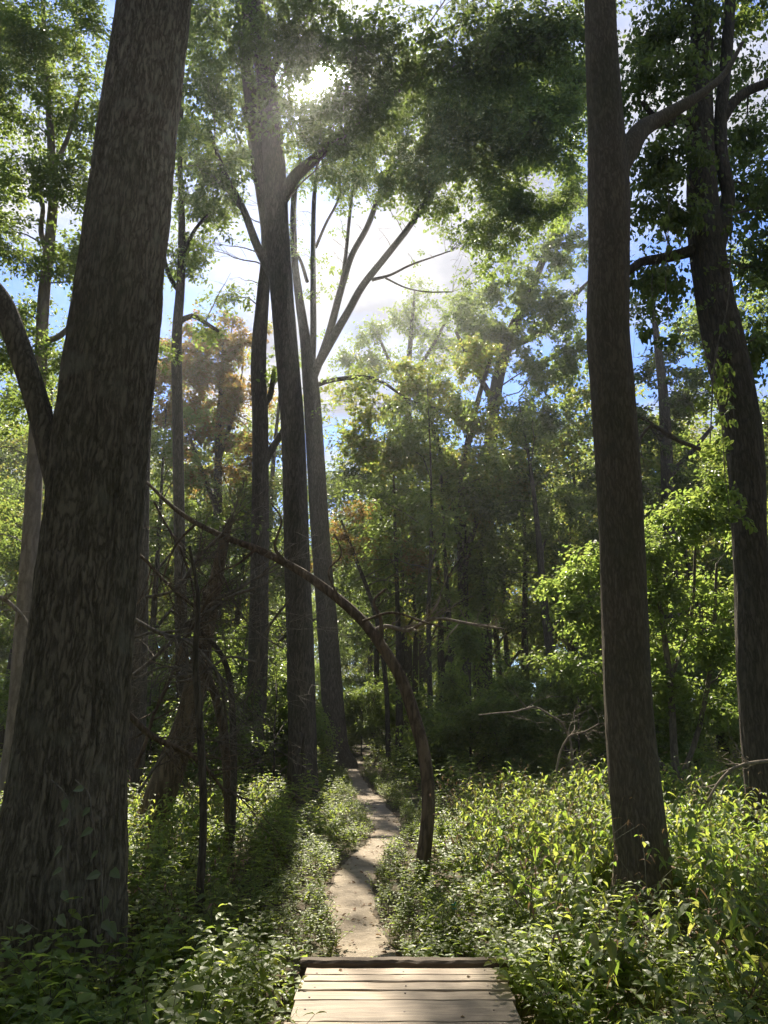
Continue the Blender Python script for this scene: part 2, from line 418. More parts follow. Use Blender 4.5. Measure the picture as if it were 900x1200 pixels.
def sun_keep(P, rng, inv=1.0):
    """True for sprays that stay"""
    t = (P[:, 2] - 0.5) / SUN[2]
    q = P - SUN * t[:, None]
    n = 0.65 * vnoise(q[:, 0] * 1.6, q[:, 1] * 1.6, 77) + 0.35 * vnoise(q[:, 0] * 4.5, q[:, 1] * 4.5, 78)
    keep = np.clip((n - 0.2) / 0.6, 0.02, 1) > lit_mask(q[:, 0], q[:, 1]) * inv
    c = P - np.array([0, 0, CAMZ])                      # the one gap through which the sun reaches the viewer
    ang = np.degrees(np.arccos(np.clip((nz(c) * SUN).sum(1), -1, 1)))
    r = np.linalg.norm(c, axis=1)
    keep &= ang > (0.85 + np.degrees(0.16 / r))
    return keep

# ------------------------------------------------------------------ leaves
rng0 = np.random.default_rng(3)
def leaf6(base, d, n, ln, wd, droop=0.15, fold=0.35):
    """small leaf of two quads folded at its midrib: base, left, left, tip, right, right"""
    s = nz(np.cross(n, d)); ln, wd = ln[:, None], wd[:, None]
    up = nz(np.cross(d, s))
    p = lambda t, w, z: base + d * ln * t + s * wd * w + up * (wd * abs(w) * fold - ln * droop * t * t + z)
    return np.stack([p(0, 0, 0), p(0.3, 0.5, 0), p(0.68, 0.36, 0), p(1, 0, 0), p(0.68, -0.36, 0), p(0.3, -0.5, 0)], 1)
L6F = np.array([[0, 1, 2, 3], [0, 3, 4, 5]])
def leaf8(base, d, n, ln, wd, droop=0.3, fold=0.3):
    s = nz(np.cross(n, d)); up = nz(np.cross(d, s)); ln, wd = ln[:, None], wd[:, None]
    droop = np.asarray(droop).reshape(-1, 1) if np.ndim(droop) else droop
    p = lambda t, w: base + d * ln * t + s * wd * w + up * (wd * abs(w) * fold) - np.array([0, 0, 1.0]) * ln * droop * t * t
    return np.stack([p(0, 0), p(.28, .5), p(.28, 0), p(.28, -.5), p(.65, .38), p(.65, 0), p(.65, -.38), p(1, 0)], 1)
L8T = np.array([[0, 2, 1], [0, 3, 2], [4, 5, 7], [5, 6, 7]]); L8Q = np.array([[1, 2, 5, 4], [2, 3, 6, 5]])

def spray_templates(nvar=8, m=16, hang=0.0):
    out_ = []
    for _ in range(nvar):
        r = rng0
        t = np.sort(r.uniform(0.1, 1.0, m))
        side = np.where(np.arange(m) % 2 == 0, 1, -1)
        base = np.stack([t, side * 0.02 + r.normal(0, 0.07, m), 0.1 * np.sin(t * 3) + r.normal(0, 0.12, m)], 1)
        ang = np.radians(r.uniform(25, 80, m)) * side
        d = np.stack([np.cos(ang), np.sin(ang), r.uniform(-0.7, 0.3, m) - hang], 1)
        n = nz(np.stack([r.normal(0, 0.45, m), r.normal(0, 0.45, m), np.ones(m)], 1))
        ln = r.uniform(0.7, 1.25, m)
        out_.append((base, nz(d), n, ln))
    return out_
SPRAYS = spray_templates()
SPRAYS_HANG = spray_templates(hang=1.1)
def sprays_mesh(P, D, UP, size, leaf, rng, spr=SPRAYS, width=0.62):
    """leaf sprays: P, D, UP (n, 3); size (n,) spray length; leaf = leaf length in metres"""
    k = rng.integers(0, len(spr), len(P))
    D = nz(D); Y = nz(np.cross(UP, D)); Z = np.cross(D, Y)
    vs = []
    for i, (b, d, n, ln) in enumerate(spr):
        s = np.where(k == i)[0]
        if not len(s): continue
        M = np.stack([D[s], Y[s], Z[s]], 1)      # rows are the axes
        bb = np.einsum('mk,nkj->nmj', b, M) * size[s, None, None] + P[s, None]
        dd = np.einsum('mk,nkj->nmj', d, M); nn = np.einsum('mk,nkj->nmj', n, M)
        l = (ln[None] * leaf * rng.uniform(0.8, 1.2, (len(s), 1))).ravel()
        vs.append(leaf6(bb.reshape(-1, 3), dd.reshape(-1, 3), nn.reshape(-1, 3), l, l * width))
    v = np.concatenate(vs)
    f = (np.arange(len(v)) * 6)[:, None, None] + L6F[None]
    return v.reshape(-1, 3), f.reshape(-1, 4)

# ------------------------------------------------------------------ trees
def trace(rows, Y, dY=0.0):
    """pixel rows (x, y, width) at Y metres ahead (dY: how far it leans away over its length) -> rows x, y, z, radius"""
    o = []
    for i, (px, py, w) in enumerate(rows):
        q, s = W(px, py, Y + dY * i / max(len(rows) - 1, 1)); o.append([*q, w * s / 2])
    return np.array(o)
def ball(px, py, r, Y, n):
    q, s = W(px, py, Y); return (*q, r * s, n)
UPV = np.array([0, 0, 1.0])
def crown_mesh(name, root, hosts, clumps, leaf_m, twig_m, leaf, seed, cull=1.0, spray=0.45, droop=0.25, hang=False, flat=0.75, l2=9, dens=6.0, bare=False, light_gap=True):
    rng = np.random.default_rng(seed)
    H = np.concatenate([h[:, :3] for h in hosts]); HR = np.concatenate([h[:, 3] for h in hosts])
    C = np.array(clumps, float)
    nC = len(C)
    A = np.zeros((nC, 3)); AR = np.zeros(nC)
    for i in range(nC):
        dv = C[i, :3] - H; d = np.linalg.norm(dv, axis=1)
        cost = d * (1 + 0.8 * np.clip(0.35 - dv[:, 2] / np.maximum(d, .01), 0, 2))
        j = np.argmin(cost + rng.uniform(0, 0.15, len(H)) * d); A[i] = H[j]; AR[i] = HR[j]
    K = 8
    t = np.linspace(0, 1, K)[None, :, None]
    E = C[:, :3] + nz(C[:, :3] - A) * C[:, 3:4] * 0.5
    dist = np.linalg.norm(E - A, axis=1)
    mid = (A + E) / 2 + UPV * dist[:, None] * 0.10 + rng.normal(0, 0.07, (nC, 3)) * dist[:, None]
    L1 = (1 - t) ** 2 * A[:, None] + 2 * t * (1 - t) * mid[:, None] + t ** 2 * E[:, None]
    L1 += rng.normal(0, 0.018, L1.shape) * dist[:, None, None] * np.sin(t * pi)
    r0 = np.minimum(AR * 0.42, 0.010 + 0.0065 * dist)
    R1 = r0[:, None] * (1 - 0.82 * t[..., 0])
    V, FT, FL = [], [], []
    v, f = tubes(L1, R1, 5); V.append(v); FT.append(f); off = len(v)
    ci = np.repeat(np.arange(nC), l2); n2 = len(ci)
    ts = rng.uniform(0.35, 1.0, n2) * (K - 1)
    i0 = np.minimum(ts.astype(int), K - 2); fr = (ts - i0)[:, None]
    S = L1[ci, i0] * (1 - fr) + L1[ci, i0 + 1] * fr
    dirn = nz(rng.normal(0, 1, (n2, 3))); rad = C[ci, 3] * rng.uniform(0.35, 1.0, n2) ** 0.6
    T2 = C[ci, :3] + dirn * rad[:, None] * np.array([1, 1, flat])
    K2 = 5; t2 = np.linspace(0, 1, K2)[None, :, None]
    d2 = np.linalg.norm(T2 - S, axis=1)
    m2 = (S + T2) / 2 + UPV * d2[:, None] * 0.12 + rng.normal(0, 0.08, (n2, 3)) * d2[:, None]
    L2 = (1 - t2) ** 2 * S[:, None] + 2 * t2 * (1 - t2) * m2[:, None] + t2 ** 2 * T2[:, None]
    keep2 = sun_keep(T2, rng, cull) if light_gap else np.ones(n2, bool)
    R2 = np.maximum(0.3 * r0[ci], 0.005)[:, None] * (1 - 0.7 * t2[..., 0])
    kk = keep2 | (rng.random(n2) < 0.25)
    if kk.any():
        v, f = tubes(L2[kk], R2[kk], 4); V.append(v); FT.append(f + off); off += len(v)
    if not bare:
        cnt = np.maximum((C[:, 4] * dens / l2), 1).astype(int)[ci]
        si = np.repeat(np.arange(n2), cnt); ns = len(si)
        ts = rng.uniform(0.25, 1.0, ns) * (K2 - 1); i0 = np.minimum(ts.astype(int), K2 - 2); fr = (ts - i0)[:, None]
        P = L2[si, i0] * (1 - fr) + L2[si, i0 + 1] * fr + rng.normal(0, 0.12, (ns, 3)) * C[ci[si], 3:4] * 1.2
        D = nz(L2[si, -1] - L2[si, 0]) * 0.7 + rng.normal(0, 0.6, (ns, 3)); D[:, 2] = D[:, 2] * 0.5 - droop
        m1 = 5; c1 = np.repeat(np.arange(nC), m1); j1 = rng.integers(int(K * .45), K, len(c1))    # a few sprays along the outer half of the main branches
        P = np.vstack([P, L1[c1, j1] + rng.normal(0, .08, (len(c1), 3))]); d1 = rng.normal(0, .8, (len(c1), 3)); d1[:, 2] = d1[:, 2] * .4 - droop
        D = np.vstack([D, d1]); ns = len(P)
        U = nz(UPV + rng.normal(0, 0.35, (ns, 3)))
        k = sun_keep(P, rng, cull) if light_gap else np.ones(ns, bool)
        P, D, U = P[k], D[k], U[k]
        if len(P):
            v, f = sprays_mesh(P, D, U, rng.uniform(0.7, 1.3, len(P)) * spray, leaf, rng, SPRAYS_HANG if hang else SPRAYS)
            V.append(v); FL.append(f + off)
    fs, mi = [np.concatenate(FT)], [0]
    if FL: fs.append(np.concatenate(FL)); mi.append(1)
    o = mesh_obj(name, np.concatenate(V), fs, [twig_m, leaf_m or twig_m], root, root.location, midx=mi)
    return o
def tree(name, label, cat, trunk, limbs=(), clumps=(), leaf_m=None, bark=BARK_DARK, leaf=0.09, seed=1, sides=14, amp=0.05, flare=(0.25, 0.35), group=None,
         fine=0.0, fcols=26, step=0.25, crown='crown', hosts_from=0, extra_crowns=(), loc=None, **kw):
    trunk = np.asarray(trunk, float)
    gz = float(ground_z(trunk[0, 0], trunk[0, 1])) - 0.12
    if trunk[0, 2] > gz + 0.05:
        b = trunk[0].copy(); b[2] = gz; trunk = np.vstack([b, trunk])
    T = smooth_line(trunk, step)
    T[:, 3] = np.maximum(T[:, 3], 0.004)
    base = T[0, :3].copy()
    root = thing(name, tuple(base), label, cat, group)
    v, f = rough_tube(T[:, :3], T[:, 3], sides, amp, seed, flare, fine, fcols=fcols)
    mesh_obj('trunk', v, f, bark, root, base, smooth=True)
    hosts = [T[int(len(T) * hosts_from):]]
    for i, l in enumerate(limbs):
        Ls = smooth_line(l, step * 0.8); Ls[:, 3] = np.maximum(Ls[:, 3], 0.004)
        v, f = rough_tube(Ls[:, :3], Ls[:, 3], max(7, sides // 2), amp, seed + 10 + i)
        mesh_obj('limb', v, f, bark, root, base, smooth=True)
        hosts.append(Ls)
    bpy.context.view_layer.update()
    if clumps:
        crown_mesh(crown, root, hosts, clumps, leaf_m, TWIG, leaf, seed + 100, **kw)
    return root


# ------------------------------------------------------------------ ground and path
def build_ground():
    xs = np.concatenate([np.linspace(-190, -12, 40)[:-1], np.linspace(-12, 12, 161)[:-1], np.linspace(12, 190, 40)])
    ys = np.concatenate([np.linspace(-60, -2, 20)[:-1], np.linspace(-2, 30, 214)[:-1], np.linspace(30, 250, 60)])
    X, Y = np.meshgrid(xs, ys)
    Z = ground_z(X, Y)
    v = np.stack([X, Y, Z], -1).reshape(-1, 3)
    n = len(xs); i, j = np.meshgrid(np.arange(len(ys) - 1), np.arange(n - 1), indexing='ij')
    a = (i * n + j).ravel()
    o = mesh_obj('ground', v, [np.stack([a, a + 1, a + n + 1, a + n], -1)], SOIL, smooth=True)
    tag(o, 'dark leafy forest floor under the trees', 'ground', kind='structure')
    # path sheet
    Pc = PATHF; T = nz(np.gradient(Pc[:, :2], axis=0)); Nn = np.stack([T[:, 1], -T[:, 0]], 1)
    S = np.linspace(-1, 1, 9)
    L = np.concatenate([[0], np.cumsum(np.linalg.norm(np.diff(Pc[:, :2], axis=0), axis=1))])
    edge = lambda s: 1 + 0.25 * (fbm(L * 2.2, L * 0 + s * 9, 31, 3) - 0.45) * 2
    W_ = Pc[:, 2][:, None] * np.where(S < 0, edge(1)[:, None], edge(2)[:, None]) * 1.06
    XY = Pc[:, None, :2] + Nn[:, None] * (S[None] * W_)[..., None]
    z = ground_z(XY[..., 0], XY[..., 1]) + 0.012 + 0.025 * (1 - S[None] ** 2) * 0 - 0.02 * (np.abs(S[None]) > 0.99) + 0.02 * (fbm(XY[..., 0] * 3, XY[..., 1] * 3, 44, 3) - 0.45)
    v = np.concatenate([XY, z[..., None]], -1).reshape(-1, 3)
    n = 9; i, j = np.meshgrid(np.arange(len(Pc) - 1), np.arange(n - 1), indexing='ij'); a = (i * n + j).ravel()
    o = mesh_obj('path', v, [np.stack([a, a + n, a + n + 1, a + 1], -1)], DIRT, smooth=True)
    tag(o, 'narrow winding trodden dirt path through the undergrowth', 'path', kind='structure')
build_ground()

# ------------------------------------------------------------------ boardwalk
def rough_box(cx, cy, cz, sx, sy, sz, seed, nx=10, jit=0.003, bev=0.008):
    """box with chamfered long edges and a slightly uneven outline; long side along x"""
    xs = np.linspace(-sx / 2, sx / 2, nx)
    r = np.random.default_rng(seed)
    prof = np.array([(-sy / 2, -sz / 2 + bev), (-sy / 2, sz / 2 - bev), (-sy / 2 + bev, sz / 2), (sy / 2 - bev, sz / 2), (sy / 2, sz / 2 - bev), (sy / 2, -sz / 2 + bev), (sy / 2 - bev, -sz / 2), (-sy / 2 + bev, -sz / 2)])
    v = np.zeros((nx, 8, 3))
    v[..., 0] = xs[:, None]
    v[..., 1:] = prof[None] + r.normal(0, jit, (nx, 8, 2)) * 0.5 + r.normal(0, jit, (nx, 1, 2))
    v = v.reshape(-1, 3) + (cx, cy, cz)
    return v, [grid_faces(nx, 8), np.arange(8)[None, :], (np.arange(8)[::-1] + (nx - 1) * 8)[None, :]]
DECK = 0.22
def build_boardwalk():
    root = thing('boardwalk', (0.14, 5.2, 0), 'low wooden boardwalk of weathered crosswise planks ending at the dirt path', 'boardwalk')
    y = 5.13; k = 0
    r = np.random.default_rng(8)
    widths = [0.128, 0.118, 0.135, 0.142, 0.30]
    while y > -1.6:
        w = widths[k] if k < len(widths) else r.choice([0.14, 0.19, 0.24])
        cy = y - w / 2
        v, f = rough_box(0.095 + (cy - 4.3) * .045 + r.normal(0, 0.004), cy, DECK - 0.02 + r.normal(0, 0.002), 1.205 + 0.008 * r.normal(), w - 0.015, 0.04, 50 + k, 14, 0.0011, 0.005)
        pk = mesh_obj('plank', v, f, PLANK, root, root.location)
        if y > 3.6:
            for sx in (-0.5, 0.02, 0.5):
                c = np.array([0.1 + sx + r.normal(0, .015), cy + r.normal(0, .015), DECK + 0.0015])
                th = np.linspace(0, 2 * pi, 8, endpoint=False)
                nv = np.vstack([c + np.stack([np.cos(th), np.sin(th), 0 * th], 1) * 0.007, c + (0, 0, .0015), c - (0, 0, .006)]); jj = np.arange(8)
                mesh_obj('nail', nv, [np.stack([jj, (jj + 1) % 8, np.full(8, 8)], -1), np.stack([(jj + 1) % 8, jj, np.full(8, 9)], -1)], NAIL, pk, root.location)
        y -= w; k += 1
    v, f = rough_box(0.125, 5.19, DECK - 0.045, 1.29, 0.09, 0.15, 5, 26, 0.0022, 0.014)
    mesh_obj('end_beam', v, f, BEAM, root, root.location)
    for x in (-0.44, 0.1, 0.62):
        v, f = rough_box(0, 0, 0, 6.6, 0.09, 0.16, 7, 8, 0.002)
        v = np.stack([-v[:, 1] + x, v[:, 0] + 1.8, v[:, 2] + DECK - 0.123], 1)
        mesh_obj('stringer', v, f, BEAM, root, root.location)
build_boardwalk()

# ------------------------------------------------------------------ the large trees
tree('large_tree', 'huge furrowed dark trunk filling the left edge, swollen foot among vines', 'tree',
     trace([(62, 1215, 172), (62, 1150, 160), (71, 1010, 146), (81, 900, 128), (91, 800, 118), (108, 620, 109), (126, 450, 104), (133, 400, 101), (145, 300, 96), (162, 150, 88), (182, 0, 80), (196, -140, 74), (206, -300, 66)], 5.2),
     [trace([(100, 640, 30), (72, 575, 31), (54, 510, 28), (40, 460, 27), (18, 395, 26), (0, 352, 25), (-40, 300, 24), (-90, 200, 20), (-130, 60, 16)], 5.2),
      np.array([[-1.7, 5.2, 10, .16], [-1.2, 4.2, 12, .12], [-.4, 3.2, 14, .06]]), np.array([[-1.7, 5.2, 9.5, .16], [-2.6, 4.6, 11.5, .12], [-3.6, 3.6, 13, .06]])],
     [(-1.6, 5, 14, 1.8, 24), (-3, 4, 13, 1.6, 24), (-.4, 3.5, 14, 1.6, 20), (-3.2, 5.4, 12, 1.2, 16)], L_GREEN, BARK_FURROW, 0.09, 11, 300, 0.035, (0.45, 0.12), fine=0.055, step=0.03, fcols=44)
tree('large_tree', 'straight grey brown trunk forking high up, standing in the sunlit broadleaf plants on the right', 'tree',
     trace([(757, 1105, 76), (753, 1060, 68), (752, 1000, 61), (742, 900, 58), (735, 800, 54), (727, 600, 51), (717, 450, 50), (712.5, 390, 49), (713.5, 300, 47), (713, 215, 47), (710, 150, 41), (705, 60, 37), (702, -40, 35), (700, -160, 32), (704, -300, 28)], 6.9),
     [trace([(722, 200, 28), (738, 172, 25), (752, 152, 21), (772, 140, 17), (800, 124, 14), (825, 108, 10), (850, 85, 7), (870, 50, 4)], 6.9, 0.8)],
     [(2.0, 6.5, 14, 1.6, 50), (3.0, 6.5, 12.5, 1.4, 50), (1.4, 5.6, 13, 1.3, 40)], L_GREEN, BARK_SMOOTH, 0.09, 12, 110, 0.03, (0.28, 0.4), fine=0.022, step=0.06)
tree('large_tree', 'dark twin-stemmed vine-hung trunk leaning in from the right edge', 'tree',
     trace([(900, 985, 48), (897, 940, 42), (889, 860, 39), (884, 780, 38), (879, 640, 38), (874, 540, 41), (866, 480, 43), (850, 410, 45), (836, 340, 41), (826, 270, 38), (822, 200, 33), (820, 120, 29), (822, 50, 26), (825, -40, 22), (822, -180, 18)], 9.3),
     [trace([(838, 300, 20), (850, 250, 17), (853, 225, 15), (845, 180, 15), (845, 130, 14), (852, 60, 13), (856, -10, 12), (862, -120, 9)], 9.3, -.2),
      trace([(846, 140, 14), (858, 122, 12), (876, 107, 11), (905, 94, 10), (960, 60, 7)], 9.2),
      trace([(814, 292, 15), (800, 297, 13), (775, 303, 12), (752, 307, 10), (736, 318, 9), (715, 330, 6)], 9.3, -.3),
      trace([(826, 160, 12), (800, 140, 10), (778, 146, 8), (752, 120, 5)], 9.3, -.4)],
     [ball(*b) for b in [(765, 40, 45, 9, 34), (760, 110, 45, 9, 32), (780, 190, 40, 9, 34), (772, 250, 38, 9, 26), (765, 330, 35, 9.6, 26), (850, 70, 50, 9.8, 40), (885, 150, 50, 9.8, 40), (875, 230, 50, 10, 40),
                         (890, 310, 50, 10, 40), (800, 0, 50, 9, 40), (870, 0, 50, 9.6, 36), (780, -80, 70, 9, 50), (880, -100, 80, 9.5, 50), (930, 250, 60, 9.5, 40), (880, 400, 35, 9.8, 22), (800, 80, 30, 8.6, 14), (745, 175, 22, 8.8, 8)]],
     L_GREEN, BARK_DARK, 0.085, 13, 90, 0.05, (0.3, 0.2), fine=0.03, step=0.07, hang=True, spray=0.42, flat=1.1, cull=0.9, dens=3.0)
YA = 15.5
tree('large_tree', 'tall straight trunk left of the winding path under the sun glare', 'tree',
     trace([(356, 945, 46), (355, 925, 37), (354, 860, 33), (352, 760, 32), (348, 650, 30), (343, 500, 28), (335, 400, 27), (327, 300, 27), (322, 200, 26), (315, 120, 24), (304, 40, 21), (298, -60, 18), (300, -200, 14)], YA),
     [trace([(330, 235, 15), (345, 208, 14), (368, 187, 12), (398, 160, 10), (425, 140, 8), (470, 90, 5)], YA, -.5),
      trace([(324, 260, 17), (308, 200, 17), (296, 130, 16), (288, 60, 15), (282, -30, 13), (270, -160, 9)], YA, .6),
      trace([(322, 330, 10), (302, 290, 10), (285, 245, 8), (262, 200, 6), (245, 150, 4)], YA, .6),
      trace([(312, 100, 11), (350, 20, 10), (420, -60, 8), (500, -110, 6)], YA, -2),
      trace([(352, 860, 7), (346, 900, 8), (345, 935, 9)][::-1], YA - .35)],
     [ball(*b) for b in [(300, 60, 55, 15, 26), (245, 120, 60, 15, 30), (385, 20, 60, 14, 40), (450, 70, 70, 13.5, 60), (520, 50, 80, 13, 80), (600, 70, 80, 13, 80), (655, 50, 70, 13, 60), (250, 215, 50, 15, 26), (265, 290, 38, 15.5, 18), (240, 20, 60, 15, 30), (340, 150, 35, 14.5, 12), (420, 130, 30, 14, 12), (300, -80, 90, 14, 50), (430, -90, 100, 13, 60),
                         (580, -80, 110, 12, 70), (420, 60, 40, 13, 20), (350, 60, 40, 15, 30), (310, 20, 50, 14, 34), (335, 110, 32, 15, 22), (400, 118, 34, 14, 30), (372, 140, 30, 14.5, 22), (352, 40, 40, 14, 34), (425, 62, 40, 13.5, 36), (440, 125, 36, 13.5, 30), (300, 150, 34, 15.5, 16), (380, 60, 34, 14, 30), (400, 165, 30, 14, 16), (270, 70, 50, 15.5, 30), (330, -30, 60, 14, 40), (620, 20, 60, 12.5, 50), (680, 40, 40, 12.5, 34)]],
     L_DARK, BARK_DARK, 0.10, 14, 60, 0.04, (0.4, 0.3), fine=0.03, step=0.12, spray=0.5, cull=1.05, l2=14, dens=2.9, droop=0.45)
YB = 25.0
tree('large_tree', 'many-limbed broad tree at the far end of the path, limbs sweeping up to the right', 'tree',
     trace([(395, 895, 42), (393, 880, 32), (391, 840, 27), (384, 740, 24), (375, 620, 22), (369, 520, 21), (364, 450, 19), (358, 400, 13), (350, 345, 10), (345, 300, 8), (344, 240, 7), (350, 190, 5)], YB),
     [trace([(364, 455, 8.3), (367, 400, 7.7), (367, 345, 7.0), (367, 290, 5.8), (368, 235, 5.1), (372, 190, 3.8), (372, 140, 2.6)], YB),
      trace([(364, 452, 9.6), (385, 393, 9.0), (398, 345, 8.3), (412, 300, 7.0), (432, 262, 6.4), (452, 205, 5.8), (468, 160, 5.1), (480, 110, 3.8)], YB, -1.5),
      trace([(362, 446, 10.2), (385, 405, 10.2), (408, 365, 9.0), (425, 335, 8.3), (455, 297, 7.7), (480, 265, 7.0), (500, 232, 6.4), (520, 195, 5.8), (560, 150, 6), (610, 105, 4.5), (650, 60, 3)], YB, -3),
      trace([(360, 330, 4.5), (352, 305, 3.8), (340, 285, 3.2), (330, 255, 2.6)], YB, .3),
      trace([(398, 348, 5.1), (405, 300, 4.5), (410, 250, 3.8), (415, 200, 3.2), (413, 150, 2.6)], YB, -.5),
      trace([(370, 290, 3.8), (382, 262, 3.2), (396, 235, 2.6), (412, 190, 1.9)], YB, -.3),
      trace([(362, 455, 5.8), (388, 446, 5.1), (425, 442, 5.1), (450, 449, 3.8), (478, 468, 2.6), (510, 478, 1.9)], YB, -1.2),
      trace([(436, 328, 4.5), (458, 322, 3.2), (480, 311, 2.6), (505, 302, 1.9), (528, 294, 1.3)], YB - 1, -1),
      trace([(452, 326, 2.6), (475, 337, 1.9), (500, 342, 1.6), (530, 342, 1.3)], YB - 1, -1)],
     [ball(*b) for b in [(400, 200, 45, 24, 18), (345, 210, 38, 25, 14), (470, 190, 38, 23, 24), (520, 175, 42, 22, 36), (565, 190, 45, 22, 40), (590, 240, 42, 22, 36), (520, 235, 28, 23, 16), (440, 160, 38, 23, 22), (380, 150, 38, 24, 14),
                         (560, 270, 24, 22, 12), (490, 250, 20, 23, 8), (480, 110, 50, 22, 40), (560, 110, 50, 21, 40), (620, 190, 42, 22, 34), (505, 300, 10, 23, 3), (415, 290, 14, 24, 4), (375, 340, 12, 24.5, 4),
                         (420, 455, 32, 24, 16), (470, 480, 30, 23, 14), (370, 470, 20, 24, 9), (600, 130, 50, 21, 36), (455, 245, 26, 23, 10), (430, 225, 28, 23.5, 12), (540, 320, 16, 22.5, 5), (360, 250, 20, 25, 6), (400, 260, 20, 24, 5), (650, 230, 40, 22, 26), (660, 150, 45, 21.5, 30), (330, 300, 20, 25, 6), (300, 240, 36, 25, 14), (395, 285, 16, 24, 5), (448, 275, 18, 23.5, 6), (480, 300, 14, 23, 4), (360, 195, 26, 24.5, 10), (425, 190, 24, 24, 10), (500, 210, 30, 22.5, 16), (580, 300, 26, 23, 12), (610, 270, 34, 22.5, 16), (560, 135, 50, 21, 44), (600, 165, 46, 21, 40), (640, 150, 46, 21, 40), (668, 110, 40, 21, 34), (672, 180, 36, 21.5, 28), (650, 90, 46, 21, 36), (590, 90, 50, 21, 44), (530, 110, 50, 21, 44), (485, 145, 46, 22, 34), (545, 215, 40, 22, 28), (655, 240, 30, 22, 16), (575, 250, 30, 22, 14), (395, 300, 22, 24, 9), (422, 268, 22, 24, 10), (450, 230, 26, 23.5, 14), (470, 262, 20, 23.5, 8), (360, 300, 20, 25, 7), (345, 275, 18, 25, 7), (370, 222, 28, 24.5, 12), (405, 212, 28, 24, 14), (490, 215, 26, 23, 16), (440, 312, 15, 24, 5), (332, 200, 26, 25, 12), (520, 265, 22, 23, 9), (540, 300, 20, 22.5, 8), (560, 330, 22, 23, 8)]],
     L_GREEN, BARK_DARK, 0.11, 15, 48, 0.04, (0.5, 0.35), fine=0.03, step=0.2, spray=0.6, cull=0.85, dens=7)
tree('slender_tree', 'dark straight trunk just left of the tall tree beside the path', 'tree',
     trace([(296, 900, 26), (300, 840, 24), (303, 740, 23), (305, 600, 20), (305, 500, 19), (303, 420, 18), (308, 350, 15), (312, 280, 12), (300, 200, 9), (285, 120, 6)], 18),
     [trace([(305, 560, 9), (316, 530, 9), (330, 508, 7), (345, 470, 5)], 18), trace([(304, 480, 8), (316, 465, 7), (322, 430, 5)], 18)],
     [ball(*b) for b in [(285, 330, 35, 18, 12), (275, 250, 40, 18, 16), (330, 440, 22, 18, 8), (262, 345, 30, 18.5, 8), (280, 180, 45, 18, 18), (240, 290, 30, 18, 10)]], L_GREEN, BARK_DARK, 0.10, 16, 30, 0.05, fine=0.03, step=0.2)
tree('slender_tree', 'thin dark tree between the huge left trunk and the path, sparse yellowing crown', 'tree',
     trace([(218, 900, 17), (213, 760, 15), (210, 600, 13), (208, 480, 12.5), (207, 400, 12), (212, 330, 10), (213, 260, 8), (211, 180, 5), (215, 100, 3)], 17),
     [trace([(209, 378, 7), (225, 370, 6), (240, 378, 5), (256, 388, 4)], 17), trace([(212, 345, 6), (198, 322, 5), (190, 290, 4)], 17), trace([(213, 300, 5), (228, 270, 4), (245, 250, 3)], 17)],
     [ball(*b) for b in [(215, 240, 38, 17, 20), (200, 310, 30, 17, 12), (245, 255, 32, 17, 14), (225, 180, 42, 17, 24), (245, 100, 50, 17, 34), (240, 380, 22, 17, 6), (210, 130, 40, 17, 24), (260, 190, 40, 17.5, 22), (230, 40, 50, 17, 34), (265, 330, 26, 17, 10), (220, 290, 34, 17.5, 14), (250, 0, 60, 17, 40)]], L_GREEN, BARK_DARK, 0.085, 17, 24, 0.05, step=0.2)
tree('slender_tree', 'pale barked slim trunk at the far left, behind the huge trunk', 'tree',
     trace([(14, 900, 26), (20, 850, 24), (30, 720, 22), (38, 600, 19), (44, 480, 16), (48, 420, 14), (52, 340, 13), (62, 240, 11), (60, 170, 9), (55, 90, 7), (50, 0, 5)], 12.5),
     [trace([(49, 400, 8), (66, 396, 7), (84, 380, 6), (100, 350, 5)], 12.5), trace([(56, 300, 7), (48, 270, 6), (50, 240, 5), (38, 200, 4)], 12.5), trace([(60, 200, 6), (80, 160, 5), (95, 100, 4)], 12.5),
      trace([(46, 440, 6), (28, 425, 5), (5, 430, 4)], 12.5)],
     [ball(*b) for b in [(50, 60, 65, 12, 42), (20, 130, 60, 12, 34), (88, 130, 50, 12.5, 28), (35, 215, 48, 12, 24), (90, 220, 42, 12.5, 20), (20, 300, 45, 12, 18), (75, 300, 36, 12.5, 14), (95, 40, 50, 12.5, 28), (10, 20, 70, 12, 40),
                         (60, -60, 90, 12, 50), (25, 410, 40, 12, 12), (110, 170, 36, 13, 14), (10, 365, 50, 12.5, 22), (75, 430, 36, 13, 14), (100, 330, 36, 13, 16), (15, 480, 44, 13, 16), (0, 260, 50, 12, 22)]], L_GREEN, BARK_PALE, 0.07, 18, 30, 0.05, step=0.15, spray=0.36, l2=12, dens=8)
tree('slender_tree', 'dim trunk hugging the right side of the huge left trunk from behind', 'tree',
     trace([(158, 930, 22), (162, 800, 20), (165, 690, 18), (167, 580, 16), (172, 470, 13), (180, 380, 9), (190, 300, 5)], 14),
     [], [ball(*b) for b in [(195, 300, 22, 14, 5), (180, 420, 24, 14.5, 6)]], L_GREEN, BARK_DARK, 0.08, 19, 26, 0.05, step=0.2)
tree('leaning_tree', 'brown trunk leaning to the right out of the tangle of dead branches', 'tree',
     trace([(160, 1010, 42), (178, 960, 38), (198, 905, 35), (218, 850, 30), (232, 790, 24), (243, 730, 20), (255, 670, 15), (268, 610, 10)], 11), [],
     [ball(*b) for b in [(275, 610, 25, 11, 4)]], L_GREEN, BARK_BROWN, 0.08, 20, 36, 0.06, step=0.12)
